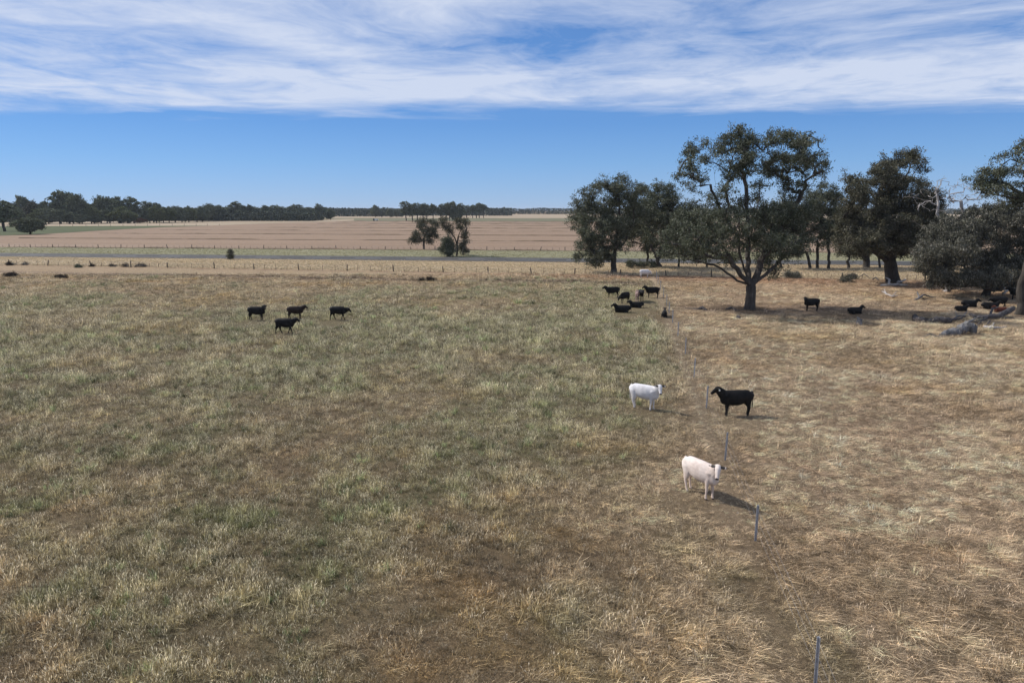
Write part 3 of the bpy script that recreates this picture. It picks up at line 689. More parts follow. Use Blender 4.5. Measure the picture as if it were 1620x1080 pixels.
    # shrubs under the left clump and around
    for k, (x, y, rx, ry, mt, lab) in enumerate([
        (1000, 424, 9, 6, 'leaf', 'dark low shrub right of the bushy left gum trunk, behind the fence'),
        (1015, 424, 10, 6, 'leaf', 'wide dark shrub left of the slim straight gum, behind the fence'),
        (1034, 423, 7, 5, 'leaf', 'small dark shrub beside the forked gum stem'),
        (1458, 430, 6, 4, 'leaf', 'dark shrub seen beyond the road right of the massive trunk'),
        (1345, 441, 5, 3, 'leaf_grey', 'small grey green weedy bush left of the massive trunk'),
        (1336, 447, 7, 4, 'leaf_grey', 'larger grey green weedy bush left of the bleached wood'),
        (1254, 440, 12, 7, 'leaf_grey', 'pale green scrubby bush just right of the great gum'),
        (1466, 421, 8, 10, 'leaf', 'dark upright bush behind the drooping gum at its left side')]):
        c = gp(x, y); T = Tree(140+k); ppm = 1080/c.y
        T.limb([(c.x, c.y, -0.1), (c.x, c.y, ry/ppm*0.8)], 0.3, 0.03)
        for _ in range(4):
            T.blob((c.x + T.rng.uniform(-0.5, 0.5)*rx/ppm, c.y + T.rng.uniform(-0.5, 0.5)*rx/ppm, ry/ppm*T.rng.uniform(0.6, 1.2)), (rx/ppm*0.6, rx/ppm*0.6, ry/ppm*0.7), 1.3, True, 0.6)
        build_tree('shrub', T, Vector((c.x, c.y, 0)), 0.05, M[mt], M['bark_dark'], lab, 'shrub', per=24, size=0.26, spread=0.22, flare=1.0)

# ------------------------------------------------------------------ far trees
def far_proto(seed, kind, mat):
    """unit tree: height 1 scaled to 15 m"""
    T = Tree(seed); H = 15.0; rg = T.rng
    if kind == 'round':
        T.limb([(0, 0, -0.3), (0.2, 0, 2.2), (0.1, 0.2, 5.5)], 0.8, 0.1)
        bl = [((rg.uniform(-3.8, 3.8), rg.uniform(-3.5, 3.5), rg.uniform(4.2, 11)), rg.uniform(2.4, 3.6)) for _ in range(11)] + [((0, 0, 12), 2.6), ((1.5, 0, 10.5), 3.2), ((-2, 0, 9.6), 3.0)]
        dn = 1.0
    elif kind == 'tall':
        T.limb([(0, 0, -0.3), (0.3, 0, 4), (0.1, 0.2, 8), (0.3, 0, 11.5)], 0.8, 0.15)
        T.limb([(0.2, 0, 5), (1.8, 0.3, 9), (2.4, 0, 12)], 0.8, 0.15); T.limb([(0.2, 0, 6), (-1.6, 0.3, 9), (-2.2, 0, 11)], 0.8, 0.15)
        bl = [((-2.3, 0.4, 11.6), 1.7), ((0.2, -0.3, 13.2), 1.9), ((2.5, 0.2, 12.6), 1.7), ((1.2, 0.6, 10.2), 1.9), ((-1.0, -0.5, 9.3), 2.0), ((2.8, 0, 9.0), 1.5), ((-2.8, 0, 8.2), 1.6), ((0.4, 0.8, 7.6), 1.9), ((-1.2, 0.8, 6.2), 1.5), ((1.6, -0.8, 6.4), 1.5)]
        dn = 0.9
    elif kind == 'flat':
        T.limb([(0, 0, -0.3), (0.3, 0, 5), (0.0, 0.2, 9)], 0.8, 0.15)
        T.limb([(0.1, 0, 7), (3, 0, 11)], 0.8, 0.1); T.limb([(0.1, 0, 7), (-3, 0, 10.6)], 0.8, 0.1)
        bl = [((x, rg.uniform(-1.5, 1.5), 12.6 - 0.16*x*x + rg.uniform(-0.4, 0.4)), 1.7) for x in (-4.2, -2.6, -1, 0.8, 2.4, 4.2)] + [((-1.5, 0, 10.2), 1.6), ((1.8, 0, 10.0), 1.7), ((0, 0, 8.2), 1.4)]
        dn = 0.85
    elif kind == 'spindly':
        T.limb([(0, 0, -0.3), (0.3, 0, 5), (0.5, 0.2, 12)], 0.8, 0.2)
        bl = [((0.5, 0, 13.2), 1.4), ((-0.9, 0, 11.4), 1.1), ((1.7, 0, 11), 1.2), ((-0.2, 0, 8.6), 1.3), ((1.2, 0, 7), 1.2)]
        dn = 0.9
    else:  # bush
        T.limb([(0, 0, -0.3), (0.2, 0, 3.0)], 0.8, 0.1)
        bl = [((rg.uniform(-4, 4), rg.uniform(-3.5, 3.5), rg.uniform(3.4, 9.5)), rg.uniform(2.8, 3.8)) for _ in range(9)] + [((0.5, 0, 11.6), 2.8)]
        dn = 1.1
    for c, r in sorted(bl, key=lambda q: q[0][2]):
        T.blob(c, (r*1.1, r, r*0.85), dn, True, 1.5, 1.2)
    root = build_tree('far_tree', T, Vector((0, 0, 0)), 0.42, mat, M['bark_dark'], 'x', 'tree', per=7, size=1.0, spread=0.45, width=0.55, flare=1.1, rmin=0.05)
    return root
PRO = {}
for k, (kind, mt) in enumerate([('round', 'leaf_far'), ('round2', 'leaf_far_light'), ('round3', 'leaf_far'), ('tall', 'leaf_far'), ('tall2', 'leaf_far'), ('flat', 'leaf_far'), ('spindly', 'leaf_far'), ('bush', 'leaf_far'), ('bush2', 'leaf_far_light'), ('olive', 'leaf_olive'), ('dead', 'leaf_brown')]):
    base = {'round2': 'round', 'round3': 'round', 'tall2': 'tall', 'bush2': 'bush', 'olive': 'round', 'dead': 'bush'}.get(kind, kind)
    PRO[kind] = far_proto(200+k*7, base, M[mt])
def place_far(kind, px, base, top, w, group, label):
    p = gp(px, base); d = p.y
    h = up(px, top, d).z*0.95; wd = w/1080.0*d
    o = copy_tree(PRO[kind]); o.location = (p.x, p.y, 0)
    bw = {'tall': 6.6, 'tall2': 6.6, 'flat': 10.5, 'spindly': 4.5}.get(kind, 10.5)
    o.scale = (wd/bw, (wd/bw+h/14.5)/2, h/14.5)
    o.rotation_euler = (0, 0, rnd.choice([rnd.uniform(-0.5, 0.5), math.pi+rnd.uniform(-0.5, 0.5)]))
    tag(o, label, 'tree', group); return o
KL = {'round': 'dark rounded tree', 'round2': 'lighter green rounded tree', 'round3': 'dark broad tree', 'tall': 'tall open crowned tree', 'tall2': 'tall dark tree', 'flat': 'flat topped tree on long stems', 'spindly': 'thin spindly tree', 'bush': 'low dense tree', 'bush2': 'low lighter green tree', 'olive': 'olive brown rounded tree', 'dead': 'reddish brown dry bush'}
GL = 'trees along the far left edge of the paddocks'
LF = [ # kind, px, base, top, width, label
 ('bush', 48, 371, 341, 36, 'lone dense round bush like tree in front of the left green field'),
 ('tall', 8, 366, 316, 34, 'dark tree with leaning stem cut by the left edge of the picture'),
 ('flat', 38, 354, 307, 24, 'tall flat topped tree rising near the left edge of the far row'),
 ('flat', 20, 354, 318, 18, None), ('olive', 54, 354, 315, 17, 'olive brown tinged tree at the left of the far row'),
 ('flat', 73, 354, 316, 18, None), ('tall', 95, 354, 302, 24, 'tallest open crowned tree of the far left row'),
 ('tall2', 110, 354, 303, 22, None), ('round', 126, 354, 305, 28, 'biggest dark rounded tree of the far left row'),
 ('round3', 160, 353, 308, 24, None), ('round', 174, 353, 309, 22, None), ('round3', 191, 353, 312, 28, None), ('spindly', 188, 353, 308, 12, None),
 ('tall', 213, 353, 312, 22, None), ('spindly', 233, 352, 316, 12, None), ('tall2', 243, 352, 320, 16, None), ('round', 252, 352, 322, 18, None),
 ('round2', 145, 354, 322, 22, None), ('bush', 30, 355, 328, 22, None), ('bush2', 62, 354.5, 328, 22, None), ('round3', 78, 354.5, 327, 26, None), ('bush', 97, 354.5, 329, 32, None), ('round', 117, 354, 328, 26, None),
 ('bush', 5, 356, 322, 26, None), ('bush2', 192, 353.5, 325, 26, 'lighter green broad tree left of the reddish dry bush'), ('bush', 170, 353.5, 330, 22, None), ('bush2', 202, 353.5, 331, 20, None),
 ('bush', 130, 354.5, 337, 24, None), ('bush', 150, 354, 340, 22, None),
 ('dead', 222, 353.6, 344, 15, 'reddish brown dry bush in front of the far left row'),
 ('round3', 237, 353, 327, 20, None), ('round2', 248, 353, 325, 20, None), ('round', 259, 352.5, 326, 18, None), ('round2', 268, 352.5, 326, 18, None), ('round3', 277, 352, 325, 22, None),
 ('round', 288, 352, 327, 18, None), ('round2', 299, 351.5, 325, 20, None), ('bush', 312, 351, 327, 22, None), ('round', 320, 351, 325, 20, None), ('round3', 330, 350, 321, 20, None),
 ('round', 346, 349.5, 323, 24, None), ('round3', 358, 349, 327, 20, None), ('tall', 372, 349, 319, 18, None), ('round', 386, 349, 323, 22, None), ('flat', 396, 349, 322, 12, None),
 ('round3', 404, 348.5, 326, 20, None), ('round', 421, 348, 323.5, 20, 'dark round tree standing out near the middle of the far left row'), ('tall2', 437, 348, 324, 14, None), ('round3', 448, 348, 326, 20, None),
 ('round', 460, 347.5, 325, 18, None), ('tall2', 468, 347, 323, 16, None), ('round3', 478, 347, 327, 20, None), ('round', 489, 347, 327, 18, None), ('bush', 500, 346.5, 328, 18, None), ('spindly', 504, 346.5, 320.5, 10, 'spindly tree poking above the row left of centre'),
 ('round3', 512, 346.5, 327, 16, None), ('round', 523, 348, 329.5, 12, 'last dark tree at the right end of the far left row'),
]
GC = 'trees standing in the far middle paddock'
LC = [
 ('round', 594, 344, 323, 12, 'dark upright tree standing by itself left of the middle clump'), ('bush', 604, 344, 331, 9, None), ('round', 617, 344.5, 329, 10, None), ('round3', 628, 344, 330, 12, None), ('bush', 636, 344, 332, 12, None),
 ('tall2', 643, 350, 318, 13, 'tallest tree at the left of the middle clump'), ('tall', 653, 350, 324, 13, None), ('tall2', 661, 350, 320.5, 13, None), ('tall', 669, 350, 322, 13, None), ('tall2', 676, 350, 323, 12, None),
 ('flat', 685, 350, 321, 15, None), ('tall', 697, 350, 323, 11, None), ('flat', 707, 350, 319, 16, None), ('flat', 716, 350, 317, 18, 'flat topped tree that is highest in the middle clump'), ('tall2', 712, 350, 325, 14, None), ('tall', 727, 350, 322, 14, None), ('round', 722, 350, 329, 14, None),
 ('tall', 738, 345, 325, 12, None), ('flat', 748, 345, 323, 14, None), ('flat', 758, 345, 320, 18, 'broad flat crowned tree at the right end of the middle clump'), ('flat', 765, 345, 321.5, 13, None), ('tall2', 754, 345, 326, 12, None),
]
def auto_labels(lst, grp, where):
    named = sorted([(e[1], e) for e in lst], key=lambda q: q[0])
    lands = sorted([e for e in lst if e[5]], key=lambda e: e[1])
    short = {48: 'the lone bush like tree', 8: 'the leaning edge tree', 38: 'the tall flat topped tree', 54: 'the olive brown tree', 95: 'the tallest open crowned tree', 126: 'the biggest rounded tree', 192: 'the lighter broad tree',
             222: 'the reddish dry bush', 421: 'the dark round standout tree', 504: 'the spindly poking tree', 523: 'the last tree of the row',
             594: 'the lone upright tree', 643: 'the tallest left clump tree', 716: 'the highest flat topped tree', 758: 'the broad flat end tree'}
    ordn = ['first', 'second', 'third', 'fourth', 'fifth', 'sixth', 'seventh', 'eighth', 'ninth', 'tenth', 'eleventh', 'twelfth', 'thirteenth', 'fourteenth', 'fifteenth', 'sixteenth', 'seventeenth', 'eighteenth', 'nineteenth', 'twentieth', 'twenty first', 'twenty second']
    cnt = {}
    for x, e in named:
        if e[5]: lab = e[5]
        else:
            prev = [l for l in lands if l[1] <= x and l[1] in short and l[1] != 48]; ref = prev[-1][1] if prev else None
            k = (e[0], ref); cnt[k] = cnt.get(k, 0)+1
            lab = KL[e[0]] + ', %s such right of %s' % (ordn[cnt[k]-1], short.get(ref, 'the left edge')) if ref else KL[e[0]]+' %s, left of the leaning edge tree' % where
        place_far(e[0], e[1], e[2], e[3], e[4], grp, lab)
auto_labels(LF, GL, 'in the far row')
auto_labels(LC, GC, 'in the middle paddock')
for k in PRO:
    for ch in ALLCH[PRO[k].name]: bpy.data.objects.remove(ch)
    bpy.data.objects.remove(PRO[k])

# distant woodland at the horizon: one mass
rg = np.random.default_rng(5)
def woodland(name, label, bands):
    Vs = []; sh = []
    for (x0, x1, y0, y1, h0, h1, n, size) in bands:
        x = rg.uniform(x0, x1, n); y = rg.uniform(y0, y1, n)
        top = h0 + (h1-h0)*fbm(x, y*0.15, 26, 4, 9)*1.25
        z = top*rg.uniform(0.0, 1.0, n)
        c = np.stack([x, y, z], -1); ax = rg.normal(0, 1, (n, 3)); ax /= np.linalg.norm(ax, axis=1)[:, None]
        w = np.cross(ax, rg.normal(0, 1, (n, 3))); w /= np.linalg.norm(w, axis=1)[:, None]
        S = size*rg.uniform(0.6, 1.3, n)[:, None]
        Vs.append(np.stack([c-ax*S, c+w*S, c+ax*S, c-w*S], 1).reshape(-1, 3)); sh.append(rg.uniform(0, 1, n))
    V = np.concatenate(Vs); F = np.arange(len(V)).reshape(-1, 4)
    o = link(name, np_mesh(name, V, F, False, {'shade': np.concatenate(sh)}, mat=M['leaf_wood'])); tag(o, label, 'woodland', kind='stuff')
woodland('distant_woodland', 'dark band of distant woodland along the horizon', [(-1600, 1600, 1560, 1640, 9, 14.5, 46000, 1.5),
    (-1100, -190, 1060, 1120, 8, 15.5, 26000, 1.2), (-220, 0, 1180, 1250, 6, 14, 6000, 1.2)])
woodland('left_woodland', 'shaded dark undergrowth and trees behind the far left row', [(-640, -400, 590, 640, 8, 15, 24000, 0.9), (-460, -190, 650, 720, 5, 11, 24000, 0.9)])

# thin air: far things pale a little
hm = bpy.data.materials.new('haze'); hm.use_nodes = True; t = hm.node_tree; t.nodes.clear()
v = t.nodes.new('ShaderNodeVolumePrincipled'); v.inputs['Density'].default_value = 0.00007; v.inputs['Color'].default_value = (0.82, 0.89, 1.0, 1)
o_ = t.nodes.new('ShaderNodeOutputMaterial'); L(t, v.outputs[0], o_.inputs['Volume'])
mb = MB(); mb.box((0, 2800, 12), (12800, 6600, 27)); tag(mb.build('haze', hm), 'thin pale air over the whole paddock', 'haze', kind='stuff')

# ------------------------------------------------------------------ fences
def ypost_mesh(h, r=0.042, lean=0):
    mb = MB(); th = 0.008
    for k in range(3):
        a = k*2*math.pi/3 + 0.5; ca, sa = math.cos(a), math.sin(a); o = len(mb.V)
        for z in (-0.3, h):
            for (u, v) in ((0.0, -th), (r, -th), (r, th), (0.0, th)): mb.V.append((u*ca-v*sa, u*sa+v*ca, z))
        for f in ((0,1,5,4),(1,2,6,5),(2,3,7,6),(3,0,4,7),(4,5,6,7),(0,3,2,1)): mb.F.append(tuple(i+o for i in f))
    return mb.mesh('steel_post', M['steel'])
def wires(root, pts, hs, rad, name='wire'):
    for h in hs:
        mb = MB(); P_ = []
        for i, p in enumerate(pts):
            P_.append((p[0], p[1], h + float(height(p[0], p[1]))))
        mb.add(tube(P_, [rad]*len(P_), 3)); mb.build(name, M['wire'], root)
fr = empty('steel_post_fence', (0, 0, 0)); tag(fr, 'thin wire fence on galvanised steel posts running from the foreground to the roadside fence', 'fence')
spm = ypost_mesh(1.30)
FY = [gp(1197, 852).y, gp(1148, 728.5).y, gp(1118, 646).y, gp(1099, 597).y, gp(1086, 562).y, gp(1071.5, 533).y, gp(1063, 510).y, gp(1056, 497).y, gp(1051, 483).y]
d0 = FY[1]-FY[0]; FY = [FY[0]-2*d0, FY[0]-d0+0.1] + FY
while FY[-1] < 108: FY.append(FY[-1]+7.6)
tops = []
for i, y in enumerate(FY):
    x = fence_x(y) + rnd.uniform(-0.08, 0.08)
    o = link('post', spm, fr); z = float(height(x, y)); o.location = (x, y, z); o.rotation_euler = (rnd.uniform(-.03, .03), rnd.uniform(-.02, .05), rnd.uniform(0, 2)); tops.append((x, y))
wires(fr, tops, (0.45, 0.80, 1.15), 0.0020)

woodpost = MB(); woodpost.add(tube([(0, 0, -0.3), (0.01, 0, 0.5), (0, 0.01, 1.0), (0, 0, 1.38)], [0.105, 0.10, 0.095, 0.085], 7)); wpm = woodpost.mesh('wooden_post', M['postwood'], True)
drop = MB(); drop.box((0, 0, 0.52), (0.055, 0.05, 1.24)); dpm = drop.mesh('thin_post', M['rust'])
def rail_fence(name, label, yfun, x0, x1, step, nd, hs=1.0, skew=True, group=None, wirer=0.006, xs=None):
    root = empty(name, (0, 0, 0)); tag(root, label, 'fence', group)
    X = list(np.arange(x0, x1, step)) if xs is None else xs
    pts = []
    for i, x in enumerate(X):
        x = x + rnd.uniform(-0.3, 0.3); y = yfun(x); pts.append((x, y))
        o = link('post', wpm, root); o.location = (x, y, float(height(x, y))); o.scale = (1, 1, hs*rnd.uniform(0.86, 1.12))
        o.rotation_euler = (rnd.uniform(-.06, .06), rnd.uniform(-.10, .10) if rnd.random() < 0.8 else rnd.uniform(-.35, .35), 0)
        if i+1 < len(X):
            for k in range(1, nd+1):
                xx = x + (X[i+1]-x)*k/(nd+1) + rnd.uniform(-.2, .2); yy = yfun(xx)
                o = link('thin_post', dpm, root); o.location = (xx, yy, float(height(xx, yy))); o.scale = (1, 1, hs*rnd.uniform(0.8, 1.1))
                o.rotation_euler = (rnd.uniform(-.05, .05), rnd.uniform(-.2, .2), 0)
    wires(root, pts, (0.3*hs, 0.62*hs, 0.95*hs, 1.2*hs), wirer)
    return root
pxs = [-60, 11, 75, 142, 207, 267, 340, 403, 474, 550, 622, 700, 771, 841, 911, 982, 1055, 1125, 1195, 1262, 1330, 1398, 1465, 1530, 1600, 1670]
XF = []
for p in pxs:
    yy = 120.0
    for _ in range(12): yy = road_fence_y((p-810)/1080*(yy*cP + CAM_H*sP))
    XF.append((p-810)/1080*(yy*cP + CAM_H*sP))
rail_fence('roadside_fence', 'weathered post and wire fence between the paddock and the road', road_fence_y, 0, 0, 0, 3, 0.82, xs=XF)
rail_fence('field_fence', 'straight post and wire fence along the near edge of the stubble field', crop_y, -190, 150, 7.05, 3, 0.78)
q0, q1 = gp(-30, 359), gp(350, 357)
rail_fence('distant_fence', 'faint distant fence at the back of the green field, far left', lambda x: q0.y + (x-q0.x)*(q1.y-q0.y)/(q1.x-q0.x), q0.x, q1.x, 7.2, 0, 1.15)

# ------------------------------------------------------------------ fallen timber
def log_thing(name, label, mat, parts, cat='log', group=None):
    """parts: list of (list of (px,py,z_over_ground), radii, name)"""
    p0 = parts[0][0][0]; o0 = gp(p0[0], p0[1]); root = empty(name, (o0.x, o0.y, 0)); tag(root, label, cat, group)
    rg = random.Random(len(label)*31)
    for pts, rad, nm in parts:
        W = []
        for (x, y, z) in pts:
            g = gp(x, y); W.append(Vector((g.x-o0.x, g.y-o0.y, z + float(height(g.x, g.y)))))
        # resample with wobble
        PP = []; RR = []
        for i in range(len(W)-1):
            n = 5
            for k in range(n):
                t = k/n; p = W[i].lerp(W[i+1], t) + Vector((rg.gauss(0, .03), rg.gauss(0, .03), rg.gauss(0, .03)))*min(1, rad[i]*5)
                PP.append(p); RR.append((rad[i]*(1-t)+rad[i+1]*t)*rg.uniform(0.88, 1.12))
        PP.append(W[-1]); RR.append(rad[-1])
        mb = MB(); mb.add(tube(PP, RR, 11)); rm_ = sum(RR)/len(RR)
        mb.V = [(v[0]+rg.gauss(0, .09)*rm_, v[1]+rg.gauss(0, .09)*rm_, v[2]+rg.gauss(0, .09)*rm_) for v in mb.V]
        mb.build(nm, M[mat], root, rm_ < 0.15)
    return root
log_thing('fallen_log', 'thick pale grey log in two humps lying in dry grass near the right edge', 'greywood', [
    ([(1487, 531, 0.05), (1497, 530, 0.22), (1508, 529, 0.30), (1516, 529, 0.2)], [0.10, 0.28, 0.36, 0.30], 'log_end'),
    ([(1514, 529, 0.25), (1520, 528, 0.52), (1530, 527, 0.62), (1541, 527, 0.42)], [0.24, 0.42, 0.46, 0.44], 'log_trunk'),
    ([(1530, 524, 0.9), (1537, 522, 1.0), (1543, 520, 1.05)], [0.10, 0.07, 0.03], 'branch_stub')])
log_thing('fallen_log', 'long dark grey log with round dark end lying in the tree shade', 'charwood', [
    ([(1447, 508, 0.28), (1452, 510, 0.30), (1470, 511, 0.28), (1488, 511, 0.36), (1504, 511, 0.3)], [0.34, 0.30, 0.26, 0.36, 0.26], 'log_trunk'),
    ([(1446, 507, 0.38), (1449, 507, 0.45)], [0.30, 0.30], 'root_knob'), ([(1500, 510, 0.3), (1515, 509, 0.3), (1528, 506, 0.35)], [0.14, 0.10, 0.05], 'branch_stub')])
log_thing('fallen_branch', 'dark forked fallen limb with raised broken end in front of the resting cattle', 'charwood', [
    ([(1533, 504, 0.5), (1543, 506, 0.25), (1560, 506, 0.28), (1580, 505, 0.35), (1592, 502, 0.55), (1601, 500, 0.8)], [0.12, 0.20, 0.24, 0.27, 0.27, 0.26], 'log_trunk'),
    ([(1566, 505, 0.3), (1568, 500, 0.7), (1577, 498, 0.8)], [0.14, 0.10, 0.05], 'branch_stub'),
    ([(1560, 507, 0.2), (1552, 511, 0.25), (1544, 515, 0.5)], [0.12, 0.08, 0.04], 'branch_stub'),
    ([(1590, 506, 0.15), (1603, 506, 0.1), (1618, 507, 0.08)], [0.1, 0.06, 0.03], 'branch_stub')])
log_thing('fallen_branch', 'bleached broken branch among grass just right of the thick pale log', 'deadwood', [
    ([(1558, 519, 0.1), (1568, 521, 0.18), (1580, 521, 0.12), (1592, 520, 0.2)], [0.14, 0.16, 0.08, 0.04], 'log_trunk'),
    ([(1568, 521, 0.2), (1572, 517, 0.4)], [0.06, 0.03], 'branch_stub')])
log_thing('fallen_branch', 'bleached white log with upright stub at the foot of the massive trunk', 'deadwood', [
    ([(1393, 453, 0.15), (1405, 453, 0.22), (1420, 453, 0.25), (1436, 453, 0.12)], [0.14, 0.2, 0.2, 0.08], 'log_trunk'),
    ([(1406, 453, 0.2), (1406, 452, 0.9), (1400, 451, 1.15)], [0.16, 0.14, 0.06], 'branch_stub'), ([(1420, 450, 0.3), (1432, 447, 0.45)], [0.18, 0.12], 'branch_stub')])
log_thing('fallen_branch', 'twisted pale branch pieces in low weeds below the massive trunk', 'deadwood', [
    ([(1395, 464, 0.3), (1402, 466, 0.12), (1411, 470, 0.1), (1420, 470, 0.2)], [0.05, 0.10, 0.09, 0.06], 'log_trunk'), ([(1402, 466, 0.1), (1398, 461, 0.35)], [0.08, 0.04], 'branch_stub'), ([(1411, 470, 0.1), (1418, 466, 0.4)], [0.06, 0.03], 'branch_stub')])
log_thing('fallen_branch', 'forked dark stick with pale tip on the open ground below the drooping gum', 'greywood', [
    ([(1447, 475, 0.1), (1454, 475, 0.3), (1461, 471, 0.4), (1472, 471, 0.15), (1482, 471, 0.08)], [0.10, 0.13, 0.10, 0.07, 0.03], 'log_trunk'), ([(1454, 475, 0.3), (1450, 470, 0.7)], [0.10, 0.06], 'branch_stub')])
log_thing('fallen_branch', 'thin dark arching branches lying left of the massive trunk', 'charwood', [
    ([(1358, 440, 0.1), (1366, 440, 0.7), (1376, 441, 0.1)], [0.07, 0.07, 0.04], 'log_trunk'), ([(1380, 443, 0.1), (1385, 443, 0.45), (1390, 444, 0.1)], [0.09, 0.09, 0.06], 'log_trunk')])
log_thing('fallen_branch', 'bleached curved fallen limb behind the standing black cow at the right edge', 'deadwood', [
    ([(1563, 467, 0.3), (1570, 466, 1.2), (1580, 465, 1.5), (1588, 466, 0.6)], [0.12, 0.2, 0.2, 0.12], 'log_trunk'),
    ([(1586, 469, 0.4), (1594, 467, 0.7), (1602, 464, 1.2)], [0.14, 0.12, 0.08], 'branch_stub')])
log_thing('fallen_branch', 'short dark stick lying in grass left of the great gum trunk', 'charwood', [
    ([(1083, 487, 0.04), (1094, 489, 0.06), (1104, 490, 0.12), (1111, 490, 0.26), (1118, 491, 0.05)], [0.03, 0.05, 0.12, 0.22, 0.10], 'log_trunk')])
log_thing('fallen_branch', 'broken dark bark pieces right at the left foot of the great gum trunk', 'charwood', [
    ([(1148, 491, 0.05), (1156, 490, 0.2), (1164, 491, 0.08)], [0.08, 0.16, 0.08], 'log_trunk'), ([(1163, 493, 0.1), (1175, 492, 0.1)], [0.06, 0.05], 'branch_stub')])
log_thing('fallen_branch', 'small dark lump of wood in the straw below the great gum', 'charwood', [([(1164, 504, 0.05), (1168, 504, 0.16), (1171, 505, 0.05)], [0.10, 0.17, 0.09], 'log_trunk')])
log_thing('fallen_branch', 'jumble of thin dark branches between the pale log and the dark limb', 'charwood', [
    ([(1528, 512, 0.1), (1540, 513, 0.25), (1556, 514, 0.1)], [0.07, 0.08, 0.04], 'log_trunk'), ([(1544, 517, 0.05), (1552, 513, 0.3), (1562, 511, 0.2)], [0.05, 0.07, 0.03], 'branch_stub'), ([(1560, 516, 0.05), (1566, 513, 0.35)], [0.08, 0.05], 'branch_stub')])
log_thing('fallen_branch', 'thin bleached branch with twigs left of the long dark limb', 'greywood', [
    ([(1505, 508, 0.1), (1514, 506, 0.35), (1524, 504, 0.3), (1530, 500, 0.6)], [0.05, 0.09, 0.07, 0.03], 'log_trunk'), ([(1514, 506, 0.3), (1510, 502, 0.7)], [0.05, 0.02], 'branch_stub')])
log_thing('fallen_branch', 'broken branch pieces in the grass at the left end of the pale log', 'greywood', [
    ([(1460, 533, 0.05), (1470, 532, 0.22), (1482, 533, 0.1), (1492, 534, 0.05)], [0.03, 0.05, 0.05, 0.03], 'log_trunk')])
log_thing('fallen_branch', 'pale bough on the ground behind the lying cattle at the right edge', 'deadwood', [
    ([(1590, 462, 0.2), (1604, 461, 0.4), (1620, 461, 0.4)], [0.10, 0.16, 0.15], 'log_trunk'), ([(1600, 461, 0.3), (1596, 456, 0.9)], [0.08, 0.04], 'branch_stub')])
log_thing('tree_stump', 'small pale grey stump below the resting black cow in the shade', 'greywood', [
    ([(1359, 514, -0.1), (1359, 513, 0.3), (1360, 513, 0.55)], [0.30, 0.27, 0.2], 'stump'), ([(1358, 513, 0.4), (1355, 513, 0.72)], [0.1, 0.07], 'branch_stub')], 'stump')

# small dark dead brush heaps along the fence
BR = [(20, 437.5, 24, 7), (87, 439.5, 10, 6), (101, 440, 12, 5), (15, 419.5, 16, 4), (41, 419, 8, 6), (124, 423, 12, 4), (147, 421.5, 7, 3), (180, 421.5, 6, 3), (198, 422, 10, 4), (219, 422, 8, 8), (228, 422, 4, 4), (682, 444, 12, 6), (668, 444, 6, 3)]
BL = ['widest dark brush heap at the far left behind the green paddock', 'small dark brush heap, left of a close pair', 'small dark brush heap, right of a close pair', 'dark brush at the first fence post on the left', 'dark rounded brush beside the second group of thin fence posts', 'green low brush at the fence left of the third wooden post', 'tiny dark brush at the third wooden fence post', 'tiny dark brush between fence posts left of the tallest brush', 'low dark brush just left of the tallest brush at the fence', 'tallest pointed dark brush at the roadside fence', 'tiny brush just right of the tallest brush at the fence', 'bigger dark bush beyond the green paddock near the middle', 'smaller dark tuft left of the middle bush']
for k, ((x, y, w, h), lab) in enumerate(zip(BR, BL)):
    c = gp(x, y); ppm = 1080/c.y; T = Tree(400+k); W = w/ppm/2*0.8; H = h/ppm*0.75
    T.limb([(c.x, c.y, -0.1), (c.x, c.y, H*0.4)], 0.3, 0.03)
    for _ in range(max(2, int(w/4))):
        T.blob((c.x + T.rng.uniform(-0.8, 0.8)*W, c.y + T.rng.uniform(-0.5, 0.5)*W, H*T.rng.uniform(0.2, 0.55)), (W*0.35+0.15, W*0.35+0.15, H*0.4), 1.2, True, 0.5)
    build_tree('dry_brush', T, Vector((c.x, c.y, 0)), 0.04, M['brush'] if k != 5 else M['leaf'], M['bark_dark'], lab, 'brush', per=20, size=0.22, spread=0.16, flare=1.0)

# ------------------------------------------------------------------ small farm vehicle far away
p = gp(594, 349.6); vr = empty('farm_truck', (p.x, p.y, 0), R(5)); tag(vr, 'small white farm truck with dark cab parked far off on the edge of the stubble', 'truck')
mw, t, b = bsdf('white_paint', 0.4, 0.5); L(t, ramp(t, noise(t, objc(t), 3, 3), [(0.3, 0.6), (0.7, 0.75)]), b.inputs['Base Color'])
md, t, b = bsdf('dark_paint', 0.4, 0.5); b.inputs['Base Color'].default_value = (0.02, 0.022, 0.025, 1)
mb = MB(); mb.box((0.9, 0, 0.95), (3.2, 1.9, 0.55)); mb.box((0.9, 0.0, 1.5), (3.0, 1.8, 0.35)); mb.build('tray', mw, vr)
mb = MB(); mb.box((-1.5, 0, 1.35), (1.5, 1.85, 1.4)); mb.box((-1.5, 0, 2.1), (1.1, 1.6, 0.25)); mb.build('cab', md, vr)
for sx in (-1.5, 1.6):
    for sy in (-0.85, 0.85):
        mb = MB(); mb.add(tube([(sx, sy-0.12, 0.42), (sx, sy+0.12, 0.42)], [0.42, 0.42], 14)); mb.build('wheel', md, vr)
mb = MB(); mb.box((1.2, 0, 2.3), (2.6, 1.9, 0.12)); mb.box((0.1, 0.8, 1.95), (0.1, 0.1, 0.7)); mb.box((2.3, 0.8, 1.95), (0.1, 0.1, 0.7)); mb.box((0.1, -0.8, 1.95), (0.1, 0.1, 0.7)); mb.box((2.3, -0.8, 1.95), (0.1, 0.1, 0.7)); mb.build('canopy', M['steel'], vr)

